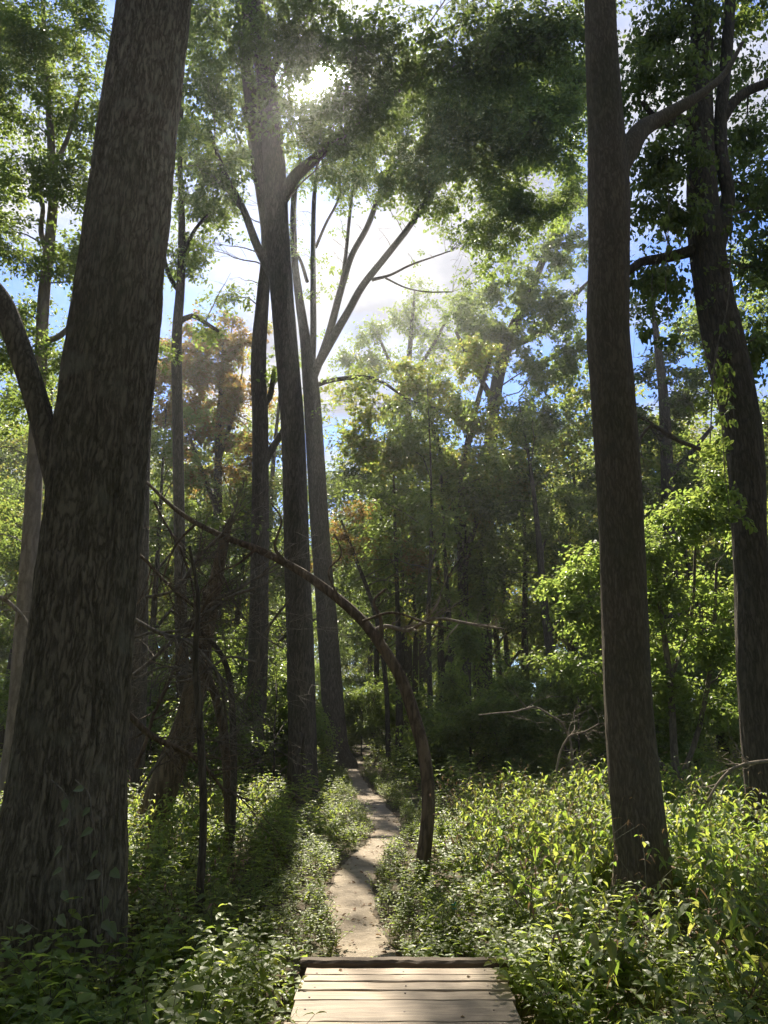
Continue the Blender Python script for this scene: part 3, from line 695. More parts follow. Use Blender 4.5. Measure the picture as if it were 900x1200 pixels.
tree('bent_tree', 'slim bare tree bowed in a long arch from the path edge over to the left', 'tree',
     trace([(491, 1050, 18.7), (497, 1000, 17.0), (502, 945, 15.7), (498, 890, 15.3), (487, 845, 14.9), (470, 795, 14.0), (447, 757, 12.8), (425, 728, 11.9), (398, 703, 11.0), (365, 678, 10.2), (335, 660, 9.3), (300, 643, 8.5), (265, 630, 7.2), (230, 613, 6.0), (200, 592, 4.7), (172, 565, 3.4)], 8.4, 1.0),
     [trace([(447, 757, 6.0), (446, 725, 4.2), (438, 705, 3.4), (452, 690, 2.5)], 8.6), trace([(335, 660, 5.1), (322, 640, 3.4), (330, 610, 2.5), (318, 590, 1.7)], 8.9),
      trace([(425, 728, 3.4), (460, 718, 3.0), (500, 730, 2.5), (528, 737, 1.7)], 8.6, -.3), trace([(300, 643, 3.4), (280, 660, 2.5), (255, 672, 2.1), (230, 700, 1.7)], 9),
      trace([(398, 703, 3.4), (385, 670, 2.5), (400, 650, 1.9), (392, 625, 1.4)], 8.8), trace([(230, 613, 3.4), (205, 640, 2.5), (190, 680, 2.0)], 9.2)],
     [ball(*b) for b in [(400, 650, 45, 8.8, 1), (350, 640, 40, 8.9, 1), (300, 660, 45, 9, 1), (240, 650, 45, 9.1, 1), (460, 700, 40, 8.6, 1)]], None, BARK_BROWN, 0.08, 21, 30, 0.05, (0.15, 0.2), step=0.06, bare=True, l2=14)

# ------------------------------------------------------------------ trees of the middle distance
tree('forked_tree', 'slim forked tree with glowing yellow green leaves, behind the bent tree', 'tree',
     trace([(548, 886, 14), (546, 800, 13), (543, 700, 12), (541, 610, 11), (545, 540, 9), (560, 470, 6), (575, 420, 4)], 27),
     [trace([(542, 640, 9), (528, 580, 8), (515, 530, 6), (500, 480, 4)], 27), trace([(543, 670, 8), (558, 610, 7), (580, 570, 5), (610, 540, 3)], 27, -1)],
     [ball(*b) for b in [(430, 470, 48, 26.0, 30), (480, 455, 46, 26.0, 30), (530, 470, 48, 26.0, 30), (575, 500, 46, 26.5, 30), (470, 525, 48, 26.0, 30), (530, 545, 48, 26.5, 28), (600, 550, 46, 26.0, 30), (420, 525, 36, 26.0, 18), (560, 430, 40, 27.0, 20), (560, 600, 40, 26.5, 18), (490, 600, 40, 26.5, 16)]],
     L_YELLOW, BARK_DARK, 0.125, 30, 20, 0.05, step=0.25, cull=0.3, dens=9, l2=10)
tree('leafy_tree', 'tall light green tree with a slanting trunk, left of the forked grey trunk', 'tree',
     trace([(560, 890, 18), (565, 750, 17), (572, 600, 16), (578, 480, 15), (592, 410, 14), (610, 365, 12), (630, 320, 9), (650, 270, 6), (665, 220, 4)], 34),
     [trace([(592, 410, 9), (640, 385, 7), (670, 350, 6), (690, 330, 4)], 34), trace([(578, 470, 8), (550, 420, 6), (535, 390, 4)], 34)],
     [ball(*b) for b in [(600, 330, 55, 33.0, 34), (650, 290, 50, 33.0, 34), (650, 370, 50, 33.0, 34), (590, 410, 46, 33.5, 26), (640, 440, 50, 33.0, 30), (665, 235, 45, 33.5, 26), (560, 390, 40, 34.0, 20), (680, 420, 40, 33.0, 26), (620, 500, 50, 33.0, 30), (540, 370, 30, 35.0, 12), (680, 500, 46, 33.0, 26)]],
     L_GREEN, BARK_DARK, 0.15, 31, 20, 0.05, step=0.3, cull=0.35, dens=10, l2=10)
tree('leafy_tree', 'tree with orange and yellowing autumn leaves, right of the huge left trunk', 'tree',
     trace([(250, 885, 13), (252, 760, 13), (255, 620, 11), (256, 520, 8), (260, 440, 5), (262, 390, 1)], 29),
     [trace([(255, 600, 7), (232, 540, 5), (215, 490, 1.2)], 29), trace([(256, 540, 6), (275, 480, 4), (285, 430, 1)], 29)],
     [ball(*b) for b in [(250, 400, 36, 29.0, 16), (275, 450, 34, 29.0, 16), (225, 450, 36, 29.0, 15), (195, 480, 34, 29.0, 12), (285, 400, 32, 29.0, 12), (250, 500, 36, 29.0, 12), (200, 420, 32, 29.5, 10), (280, 520, 30, 29.0, 9), (230, 560, 34, 29.0, 8), (284, 425, 26, 29, 14), (190, 430, 36, 29.5, 14), (300, 470, 30, 29.5, 12), (225, 400, 34, 29, 14), (265, 470, 30, 28.5, 12), (205, 520, 34, 29, 12), (275, 550, 30, 29, 10), (262, 385, 28, 29, 16), (216, 488, 26, 29, 12), (245, 430, 30, 28.5, 16)]],
     L_ORANGE, BARK_DARK, 0.13, 32, 18, 0.05, step=0.3, cull=0.4, dens=12)
tree('leafy_tree', 'small tree with rusty leaf clumps low behind the arch of the bent tree', 'tree',
     trace([(455, 885, 6), (452, 800, 5.5), (440, 720, 5), (415, 650, 4), (400, 610, 2.5)], 26), [],
     [ball(*b) for b in [(385, 625, 26, 26.0, 9), (410, 650, 26, 26.0, 8), (440, 640, 28, 26.0, 8), (370, 655, 22, 26.0, 6), (480, 650, 30, 26.5, 8), (420, 600, 26, 26.0, 7), (520, 660, 30, 26.5, 7)]], L_ORANGE, BARK_DARK, 0.10, 33, 14, 0.05, step=0.3, cull=0.5)
tree('leafy_tree', 'dark green tree filling the gap between the two right-hand trunks', 'tree',
     trace([(790, 895, 20), (788, 800, 19), (786, 680, 17), (782, 560, 15), (778, 470, 12), (770, 400, 8), (765, 360, 5)], 24),
     [trace([(780, 520, 9), (760, 495, 7), (742, 483, 5), (700, 470, 3)], 24), trace([(782, 560, 8), (810, 530, 6), (835, 500, 4)], 24)],
     [ball(*b) for b in [(760, 420, 48, 24.0, 34), (800, 470, 48, 24.0, 34), (760, 500, 48, 24.0, 34), (770, 570, 48, 24.0, 30), (810, 560, 40, 24.5, 26), (745, 370, 30, 24.5, 14), (800, 400, 36, 24.5, 18), (690, 560, 36, 24.5, 16), (830, 440, 30, 24.5, 14), (840, 380, 30, 24.5, 14)]],
     L_DARK, BARK_DARK, 0.12, 34, 20, 0.05, step=0.25, cull=0.9, l2=10)
tree('sunlit_shrub', 'tall bright green sunlit shrub between the two right-hand trunks', 'shrub',
     trace([(795, 945, 10), (790, 880, 9), (785, 800, 8), (775, 720, 6), (765, 650, 4)], 13.0),
     [trace([(794, 925, 7), (820, 850, 6), (835, 760, 5), (840, 660, 3)], 13.0), trace([(793, 920, 7), (750, 860, 6), (715, 790, 5), (690, 700, 3)], 13.0, .3), trace([(785, 800, 5), (810, 720, 4), (815, 640, 3)], 13.0)],
     [ball(*b) for b in [(690, 660, 32, 13.3, 19), (685, 730, 34, 13.3, 21), (765, 650, 36, 13.0, 23), (805, 610, 36, 13.0, 23), (835, 670, 34, 13.0, 21), (795, 700, 36, 12.9, 23), (765, 750, 36, 13.0, 21), (825, 750, 34, 12.9, 19), (840, 600, 30, 13.0, 16), (780, 810, 34, 13.0, 12),
                         (840, 820, 32, 13.0, 12), (660, 690, 20, 13.5, 8), (850, 560, 22, 12.9, 11), (850, 530, 18, 12.7, 7), (740, 700, 26, 13.2, 11), (700, 790, 30, 13.5, 11), (650, 780, 24, 14.0, 8), (870, 700, 30, 13.3, 14), (890, 620, 34, 13.5, 16), (895, 780, 34, 13.5, 14)]],
     L_BRIGHT, TWIG, 0.085, 35, 10, 0.05, (0.1, 0.1), step=0.15, cull=0.3, spray=0.4)
for i, rows in enumerate([[(232, 1075, 10), (238, 980, 9), (237, 900, 9), (233, 830, 9), (229, 770, 7), (232, 700, 5), (222, 640, 3)],
                          [(268, 1000, 10), (267, 920, 11), (262, 860, 11), (252, 815, 10), (243, 790, 9), (236, 750, 7), (240, 690, 4)],
                          [(271, 1000, 7), (274, 920, 8), (273, 850, 8), (268, 790, 7), (252, 757, 6), (225, 735, 5), (200, 715, 3)]]):
    Yq = (6.6, 9.5, 9.3)[i]
    tree('sapling', ['thin dark upright sapling in front of the leaning brown trunk', 'pale brown curving sapling right of the leaning brown trunk', 'dark slim sapling close behind the pale curving one, arching left at its top'][i],
         'sapling', trace(rows, Yq), [], [ball(rows[-1][0], rows[-1][1] + 40, 40, Yq, 2), ball(rows[-2][0], rows[-2][1], 40, Yq, 2)], L_GREEN, BARK_BROWN if i == 1 else BARK_DARK, 0.06, 40 + i, 12, 0.06, (0.08, 0.2), step=0.08, bare=(i != 1) if i != 1 else 'crown')

tree('leafy_tree', 'tall far tree whose leafy top stands out against the cloud right of the sweeping limbs', 'tree',
     trace([(478, 868, 12), (477, 700, 11), (480, 560, 9), (478, 450, 7), (482, 390, 5), (486, 340, 2)], 42),
     [trace([(479, 470, 5), (455, 420, 4), (440, 385, 2)], 42), trace([(479, 450, 5), (510, 400, 4), (530, 360, 2)], 42)],
     [ball(*b) for b in [(440, 395, 26, 42, 12), (470, 365, 26, 42, 12), (490, 345, 20, 42, 9), (505, 390, 28, 42, 13), (532, 362, 24, 42, 11), (415, 415, 26, 42, 11), (455, 430, 34, 42, 14), (500, 430, 34, 42, 14), (545, 410, 28, 42, 12), (555, 345, 20, 42, 8)]],
     L_GREEN, BARK_DARK, 0.17, 36, 14, 0.05, step=0.4, cull=0.3, spray=0.9, dens=8)
# dim trunks in the shaded wood behind the bent tree
def wood_tree(x, y, h, r, seed, name, label, group, leaf_m, low=0.4, cr=0.2, nc=9, bark=BARK_DARK, leaf=0.13, per=22, cull=0.8, cat='tree', lean=0.03, spray=0.7, sides=10):
    r_ = np.random.default_rng(seed)
    z0 = float(ground_z(x, y))
    n = 6; t = np.linspace(0, 1, n)
    lx, ly = r_.normal(0, lean, 2) * h
    T = np.stack([x + lx * t ** 1.3 + r_.normal(0, .008 * h, n) * t, y + ly * t ** 1.3 + r_.normal(0, .008 * h, n) * t, z0 - 0.15 + h * 0.92 * t, r * (1 - 0.88 * t ** 0.9)], 1)
    limbs, clumps = [], []
    R = cr * h
    for i in range(nc):
        a = i * 2.4 + r_.uniform(-.5, .5); u = low + (1 - low) * (i + r_.uniform(.1, .9)) / nc
        p = np.array([np.interp(u * 0.9, t, T[:, k]) for k in range(4)])
        w = R * (0.35 + 1.0 * sin(pi * min(1, (u - low) / (1 - low) * 0.8 + 0.2))) * r_.uniform(0.5, 1.0)
        c = p[:3] + np.array([cos(a) * w, sin(a) * w, 0.06 * h + 0.25 * w])
        if i % 3 == 0:
            q = max(p[3] * 0.5, 0.02)
            b = p[:3] - UPV * 0.02 * h
            limbs.append(np.array([[*b, q], [*(b * .6 + c * .4 + UPV * .03 * h), q * .75], [*c, q * .3]]))
        clumps.append((*c, R * r_.uniform(.42, .62), per))
    return tree(name, label, cat, T, limbs, clumps, leaf_m, bark, leaf, seed, sides, 0.06, (0.3, 0.4), group, step=max(h / 14, .3), cull=cull, spray=spray, l2=7)
r = np.random.default_rng(21)
dim = [(468, 27, 10), (486, 31, 9), (504, 24, 8), (520, 29, 13), (533, 26, 11), (560, 33, 12), (576, 28, 9), (597, 36, 10), (614, 30, 12), (655, 24, 16), (676, 30, 10), (690, 36, 10), (440, 36, 9), (276, 28, 12), (178, 26, 12), (770, 29, 12), (840, 26, 13), (228, 31, 10), (8, 22, 14), (55, 27, 12)]
for i, (px, Y, w) in enumerate(dim):
    q, s = W(px, 800, Y)
    wood_tree(q[0], Y, r.uniform(11, 15), w * s / 2, 300 + i, 'dim_tree', 'dim narrow trunk among many in the deep shade of the wood', 'dim trunks in the shaded wood', [L_GREEN, L_DARK, L_GREEN, L_YELLOW][i % 4], low=0.35, cr=0.16, nc=9, per=20, leaf=0.12, cull=1.0)
# understorey shrubs under them
us = 0
while us < 54:
    Y = r.uniform(17, 44); x = r.uniform(-.62, .62) * Y
    if path_gap(x, Y)[0] < 1.6 or (abs(x + 1.2) < 1.2 and Y < 24): continue
    h = r.uniform(2.2, 5.2)
    wood_tree(x, Y, h, 0.035, 400 + us, 'understorey_shrub', 'leafy dark understorey shrub in the shade of the wood', 'understorey shrubs in the wood', [L_BRIGHT, L_GREEN, L_GREEN][us % 3], low=0.12, cr=0.32, nc=8, per=18, leaf=0.085, cull=0.95, cat='shrub', lean=0.08, spray=0.45, sides=6)
    us += 1
for i, (x, Y, h) in enumerate([(-6.2, 16, 3.2), (-4.6, 18.5, 3.6), (-3.4, 15, 2.2), (-7.6, 19, 4.2), (-5.2, 22, 4.4), (-2.9, 20, 2.8), (2.6, 17, 2.4), (4.6, 19, 3.4), (1.3, 20, 2.2), (-0.9, 31, 3.0), (0.6, 33, 3.4), (-2.4, 33, 3.6), (1.8, 30, 3.0), (-0.2, 37, 4.0)]):
    wood_tree(x, Y, h, 0.03, 470 + i, 'leafy_shrub', 'lush light green leafy shrub standing in a sunny opening of the wood', 'leafy shrubs in the sunny openings', L_BRIGHT if i % 2 and i < 9 else L_GREEN, low=0.1, cr=0.3, nc=9, per=14, leaf=0.085, cull=0.5, cat='shrub', lean=0.08, spray=0.42, sides=6)
# far trees that close the view
far = []
k = 0
while len(far) < 84 and k < 4000:
    k += 1
    Y = 28 + 45 * r.random() ** 0.8; x = r.uniform(-.8, .8) * Y
    if any(np.hypot(x - a, Y - b) < 3.6 for a, b in far): continue
    far.append((x, Y))
for i, (x, Y) in enumerate(far):
    cx = x / Y
    h = r.uniform(17, 25) if abs(cx + .02) > .2 else min(r.uniform(17, 22), 1.75 + Y * 0.56)
    wood_tree(x, Y, h, r.uniform(.14, .26), 500 + i, 'far_tree', 'tall leafy tree among many closing the view beyond the path', 'far trees closing the view', [L_GREEN, L_GREEN, L_YELLOW, L_DARK][int(r.integers(0, 4))], low=0.22, cr=0.19, nc=12, per=20, leaf=0.17, cull=1.0, spray=0.9, sides=8)
# the wood goes on beside and behind the viewer: it shades the near trunks
back = 0
for k in range(400):
    a = r.uniform(0, 2 * pi); d = r.uniform(7.5, 26); x, y = d * sin(a), d * cos(a)
    if abs(x) < .66 * y + 7.5 and y > -6: continue
    if any(np.hypot(x - p[0], y - p[1]) < 4.6 for p in far): continue
    far.append((x, y))
    wood_tree(x, y, r.uniform(15, 21), r.uniform(.16, .28), 700 + back, 'surrounding_tree', 'tall leafy tree of the wood standing around the boardwalk', 'trees of the wood around the boardwalk', [L_GREEN, L_DARK][back % 2], low=0.16, cr=0.24, nc=12, per=5, leaf=0.26, cull=0.9, spray=1.2, sides=8)
    back += 1
    if back >= 30: break
# woods so far off that they read as one mass
def distant_woods():
    rr = np.random.default_rng(5)
    n = 5200
    a = rr.uniform(-.95, .95, n); D = rr.uniform(72, 110, n)
    P = np.stack([np.sin(a) * D, np.cos(a) * D, rr.uniform(0, 1, n) ** 0.8 * (15 + 7 * vnoise(a * 22, a * 0, 3)) * (1 - 0.25 * np.exp(-((a + .02) / .22) ** 2))], 1)
    v, f = sprays_mesh(P, nz(rr.normal(0, 1, (n, 3)) * np.array([1, 1, .3])), nz(UPV + rr.normal(0, .4, (n, 3))), rr.uniform(2.0, 3.4, n), 0.55, rr)
    tag(mesh_obj('distant_woods', v, [f], L_GREEN), 'distant woods closing the view far behind the trunks', 'woods', kind='stuff')
distant_woods()

# ------------------------------------------------------------------ undergrowth
def plant_template(seed, h, nodes, ln, wd, lean=0.25, droop=0.35, pair=True, branch=0, el=(0.1, 0.6)):
    """one herb: thin stem with leaves in pairs; returns leaf arrays and stem polylines"""
    r = np.random.default_rng(seed)
    base, d, n, L, Wd, dr, st = [], [], [], [], [], [], []
    def stem(p0, dirv, length, nn, r0):
        t = np.linspace(0, 1, 6)
        side = np.array([r.normal(), r.normal(), 0]); side /= np.linalg.norm(side) + 1e-6
        P = p0 + dirv * (t * length)[:, None] + side * (lean * length * t ** 2)[:, None]
        st.append((P, r0 * (1 - 0.7 * t)))
        a0 = r.uniform(0, 6)
        for k in range(nn):
            u = 0.18 + 0.82 * (k + 1) / nn
            p = np.array([np.interp(u, t, P[:, c]) for c in range(3)])
            a0 += 1.57 + r.normal(0, .25)
            sc = (0.65 + 0.5 * sin(pi * u)) * r.uniform(.8, 1.15)
            for s in ((0, pi) if pair else (0,)):
                a = a0 + s + r.normal(0, .25)
                e = r.uniform(*el)
                base.append(p); dv = np.array([cos(a) * cos(e), sin(a) * cos(e), sin(e)])
                d.append(dv); n.append(np.array([-cos(a) * sin(e), -sin(a) * sin(e), cos(e)]) + r.normal(0, .25, 3))
                L.append(ln * sc); Wd.append(wd * sc); dr.append(droop * r.uniform(.5, 1.6))
    stem(np.zeros(3), nz(np.array([r.normal(0, .12), r.normal(0, .12), 1])), h, nodes, 0.004)
    for b in range(branch):
        P, _ = st[0]; i = r.integers(1, 4); a = r.uniform(0, 6.3)
        stem(P[i], nz(np.array([cos(a), sin(a), 1.1])), h * .55, max(nodes // 2, 2), 0.0025)
    base, d, n = np.array(base), nz(np.array(d)), nz(np.array(n))
    n = nz(n - d * (n * d).sum(1, keepdims=True))
    lv = leaf8(base, d, n, np.array(L), np.array(Wd), np.array(dr))
    sv, sf = tubes(np.array([s[0] for s in st]), np.array([s[1] for s in st]), 3)
    return lv.reshape(-1, 3), len(lv), sv, sf
def leaf_faces(m, off=0):
    o = (np.arange(m) * 8)[:, None, None] + off
    return (o + L8T[None]).reshape(-1, 3), (o + L8Q[None]).reshape(-1, 4)
LOW = [plant_template(900 + i, 0.26, 6, 0.062, 0.032, 0.3, 0.3, branch=2) for i in range(7)]
FINE = [plant_template(920 + i, 0.22, 7, 0.042, 0.018, 0.35, 0.25, branch=3) for i in range(7)]
MIDP = [plant_template(940 + i, 0.55, 8, 0.085, 0.048, 0.3, 0.4, branch=2) for i in range(7)]
TALL = [plant_template(960 + i, 0.92, 10, 0.09, 0.052, 0.28, 0.55, branch=2, el=(-.75, .35)) for i in range(7)]
LANCE = [plant_template(990 + i, 0.42, 10, 0.085, 0.02, 0.3, 0.45, branch=2, el=(-.2, .6)) for i in range(6)]
ROUND = [plant_template(1010 + i, 0.2, 5, 0.05, 0.044, 0.4, 0.2, branch=3) for i in range(6)]
STALK = [plant_template(1030 + i, 0.85, 5, 0.05, 0.012, 0.35, 0.6, branch=3, el=(-.9, .9)) for i in range(6)]
GRASS = [plant_template(980 + i, 0.10, 9, 0.34, 0.010, 0.2, 0.8, pair=True, el=(.75, 1.35)) for i in range(5)]
def scatter(name, label, items, leaf_m, seed):
    """items: list of (templates, xy (n, 2), scale (n,)) -> one mass of plants"""
    r = np.random.default_rng(seed)
    V, FT, FQ, FS = [], [], [], []; off = 0
    for temps, xy, sc in items:
        if not len(xy): continue
        k = r.integers(0, len(temps), len(xy))
        z = ground_z(xy[:, 0], xy[:, 1]) - 0.01
        for i, (lv, m, sv, sf) in enumerate(temps):
            s = np.where(k == i)[0]
            if not len(s): continue
            a = r.uniform(0, 2 * pi, len(s)); ca, sa = np.cos(a) * sc[s], np.sin(a) * sc[s]
            tl = r.normal(0, .16, (len(s), 2))
            for part, vv in ((0, lv), (1, sv)):
                x = vv[None, :, 0] * ca[:, None] - vv[None, :, 1] * sa[:, None]
                y = vv[None, :, 0] * sa[:, None] + vv[None, :, 1] * ca[:, None]
                zz = vv[None, :, 2] * sc[s, None]
                x = x + zz * tl[:, :1] + xy[s, 0][:, None]; y = y + zz * tl[:, 1:] + xy[s, 1][:, None]
                v = np.stack([x, y, zz + z[s, None]], -1)
                n = len(s)
                if part == 0:
                    ft, fq = leaf_faces(m * n, off); FT.append(ft); FQ.append(fq)
                else:
                    FS.append(((np.arange(n) * len(vv))[:, None, None] + sf[None]).reshape(-1, 4) + off)
                V.append(v.reshape(-1, 3)); off += n * len(vv)
    o = mesh_obj(name, np.concatenate(V), [np.concatenate(FT), np.concatenate(FQ), np.concatenate(FS)], [leaf_m, STEM], midx=[0, 0, 1])
    return tag(o, label, 'undergrowth', kind='stuff')
def in_deck(x, y, m=0.0): return (np.abs(x - 0.1) < 0.62 + m) & (y < 5.3 + m)
TRUNKS = [(W(70, 1150, 5.2)[0][:2], 0.5), (W(755, 1050, 6.9)[0][:2], 0.3), (W(355, 925, YA)[0][:2], 0.35), (W(393, 880, YB)[0][:2], 0.5)]
def spots(n, x0, x1, y0, y1, rng, gap=0.02, deck=0.04, fan=None, thin=None):
    """random ground spots clear of path, boardwalk and trunks"""
    y = rng.uniform(y0, y1, n)
    x = rng.uniform(x0, x1, n) if fan is None else rng.uniform(-1, 1, n) * (fan * y + 1.2)
    k = ~in_deck(x, y, deck)
    k &= ~((np.abs(x - 2.2 * y / 6.9) < 0.40) & (y > 5.3) & (y < 7.2) & ((n % 10) == 5))
    k &= ~((np.hypot(x - W(491, 1040, 8.4)[0][0] + .03, y - 8.1) < 0.45) & ((n % 10) == 5))
    for c, rr in TRUNKS: k &= np.hypot(x - c[0], y - c[1]) > rr
    x, y = x[k], y[k]
    g = path_gap(x, y); k = g > gap
    x, y, g = x[k], y[k], g[k]
    if thin is not None:
        k = rng.random(len(x)) < thin(x, y, g); x, y, g = x[k], y[k], g[k]
    return np.stack([x, y], 1), g
rg = np.random.default_rng(77)
clump = lambda x, y, s, seed: fbm(x * s, y * s, seed, 3)
# low soft cover beside path and boardwalk
a, ga = spots(3900, 0, 0, 1.6, 13, rg, 0.03, 0.02, 0.66, lambda x, y, g: np.clip(1.35 - 0.45 * g, .35, 1))
b, gb = spots(2600, 0, 0, 13, 30, rg, 0.06, 0.1, 0.64, lambda x, y, g: np.clip(1.2 - 0.25 * g, .3, 1))
c_, gc = spots(3000, -2.2, 1.6, 5.2, 22, rg, 0.0, 0.02, None, lambda x, y, g: np.clip(1.1 - 1.5 * g, 0, 1))
r1, _g = spots(1800, 0, 0, 1.6, 12, rg, 0.04, 0.02, 0.66, lambda x, y, g: np.clip((clump(x, y, 1.1, 23) - .38) * 5, 0, 1))
l1, _g = spots(1500, 0, 0, 2.2, 14, rg, 0.15, 0.05, 0.66, lambda x, y, g: np.clip((clump(x, y, .9, 29) - .4) * 5, 0, 1))
scatter('ground_cover', 'low soft green herbs covering the forest floor along path and boardwalk',
        [(LOW, a, np.clip(.7 + .55 * ga, .5, 1.35) * rg.uniform(.7, 1.3, len(a))), (LOW, b, np.clip(.8 + .5 * gb, .7, 1.7) * rg.uniform(.8, 1.4, len(b))), (FINE, c_, rg.uniform(.6, 1.25, len(c_))), (ROUND, r1, rg.uniform(.6, 1.5, len(r1))), (LANCE, l1, rg.uniform(.5, 1.1, len(l1)))], L_HERB, 1)
# knee-high herbs
a, ga = spots(2605, 0, 0, 2.6, 14, rg, 0.28, 0.12, 0.66, lambda x, y, g: np.clip((clump(x, y, .9, 3) - .3) * 3, 0, 1) * np.clip(g / .5, 0, 1))
b, gb = spots(3600, 0, 0, 14, 46, rg, 0.5, 0.3, 0.64, lambda x, y, g: np.clip((clump(x, y, .5, 4) - .25) * 3, .1, 1))
scatter('undergrowth', 'knee-high leafy undergrowth spreading between the trunks', [(MIDP, a, np.clip(.55 + .35 * ga, .5, 1.1) * rg.uniform(.7, 1.25, len(a))), (MIDP, b, rg.uniform(.9, 1.9, len(b)))], L_HERB, 2)
# tall broad-leaved stand on the right
a, ga = spots(1405, .9, 6.8, 4.2, 12.5, rg, 0.75, 0.25, None, lambda x, y, g: np.clip((g - .6) / 1.2, 0, 1) * np.clip((clump(x, y, .8, 6) - .26) * 4, .1, 1) * np.clip((y - 4.0) / 1.5, .25, 1))
d_, gd = spots(260, -6.5, -1.9, 7.5, 14, rg, 0.8, 0.3, None, lambda x, y, g: np.clip((clump(x, y, .7, 7) - .35) * 4, 0, .8))
e_, ge = spots(455, .9, 6.5, 4.0, 11, rg, 0.6, 0.2, None)
f_, gf = spots(700, 0, 0, 3.0, 15, rg, 0.3, 0.2, 0.66, lambda x, y, g: np.clip((clump(x, y, .8, 16) - .45) * 5, 0, 1))
scatter('broadleaf_undergrowth', 'dense sunlit stand of drooping broad-leaved herbs around the right-hand trunk',
        [(TALL, a, np.clip(.45 + .24 * ga, .45, .92) * rg.uniform(.6, 1.12, len(a))), (TALL, d_, rg.uniform(.5, .9, len(d_))), (GRASS, e_, rg.uniform(.8, 1.7, len(e_))), (GRASS, f_, rg.uniform(.6, 1.2, len(f_)))], L_BROAD, 3)
k_, gk = spots(425, .7, 6.5, 4.2, 12, rg, 0.7, 0.2, None)
k2, gk2 = spots(220, -6, -1, 4.5, 14, rg, 0.6, 0.2, None)
scatter('dry_stalks', 'dry brown stalks standing among the green herbs', [(STALK, k_, rg.uniform(.6, 1.25, len(k_))), (STALK, k2, rg.uniform(.5, 1.0, len(k2)))], L_DEAD, 4)
# dead leaves on floor and path
def litter():
    n = 2600; r = np.random.default_rng(9)
    y = r.uniform(1.8, 20, n); x = r.uniform(-1, 1, n) * (.6 * y + 1)
    m = 150; i = r.integers(0, len(PATHF), m)
    off = r.normal(0, 1, m); sgn = np.sign(off)
    x = np.concatenate([x, PATHF[i, 0] + sgn * PATHF[i, 2] * np.clip(1.05 - np.abs(r.normal(0, .45, m)), 0, 1.1)]); y = np.concatenate([y, PATHF[i, 1] + r.normal(0, .1, m)])
    k = ~in_deck(x, y, .02); x, y = x[k], y[k]; n = len(x)
    zz = ground_z(x, y) + 0.022
    nd = 5; x = np.concatenate([x, r.uniform(-.45, .65, nd)]); y = np.concatenate([y, r.uniform(3.9, 5.1, nd)]); zz = np.concatenate([zz, np.full(nd, DECK + .004)]); n += nd
    P = np.stack([x, y, zz], 1)
    a = r.uniform(0, 6.3, n); d = np.stack([np.cos(a), np.sin(a), r.normal(0, .15, n)], 1)
    nn = nz(UPV + r.normal(0, .3, (n, 3)))
    l = r.uniform(.022, .06, n)
    v = leaf6(P, nz(d), nn, l, l * .6, 0.15, 0.5)
    f = (np.arange(n) * 6)[:, None, None] + L6F[None]
    tag(mesh_obj('leaf_litter', v.reshape(-1, 3), [f.reshape(-1, 4)], L_DEAD), 'brown fallen leaves scattered over path, floor and boardwalk', 'leaf litter', kind='stuff')
litter()

# single plants that stand out
def single_plant(name, label, cat, x, y, temp, scale, leaf_m, rot=0, group=None):
    z = float(ground_z(x, y)) - 0.01
    root = thing(name, (x, y, z), label, cat, group)
    lv, m, sv, sf = temp
    ft, fq = leaf_faces(m)
    s = mesh_obj('stem', sv * scale, [sf], STEM, root, (0, 0, 0)); l = mesh_obj('leaves', lv * scale, [ft, fq], leaf_m, root, (0, 0, 0))
    root.rotation_euler = (0, 0, rot)
    return root
def clone(root, loc, rot, scale):
    c = root.copy(); COL.objects.link(c); c.location = loc; c.rotation_euler = (0, 0, rot); c.scale = (scale,) * 3
    for ch in root.children:
        d = ch.copy(); COL.objects.link(d); d.parent = c
    return c
protos = []
for i in range(5):
    x, y = [(3.1, 8.2), (1.9, 7.3), (2.6, 6.2), (1.3, 8.0), (3.4, 6.4)][i]
    protos.append(single_plant('broadleaf_plant', 'tall single-stemmed broadleaf plant in the sunlit stand around the right-hand trunk', 'plant', x, y, plant_template(1200 + i, 1.05, 8, .13, .085, .3, .5, branch=1, el=(-.75, .35)), 1.0, L_BROAD, i, 'tall plants in the sunlit stand'))
bpy.context.view_layer.update()
for i in range(34):
    x, y = rg.uniform(.9, 5.2), rg.uniform(5.0, 10.0)
    if path_gap(x, y)[0] < .7 or x > .6 * y + .4 or (abs(x - 2.2 * y / 6.9) < .55 and 5.0 < y < 7.2): continue
    clone(protos[i % 5], (x, y, float(ground_z(x, y))), rg.uniform(0, 6.3), rg.uniform(.55, .9))

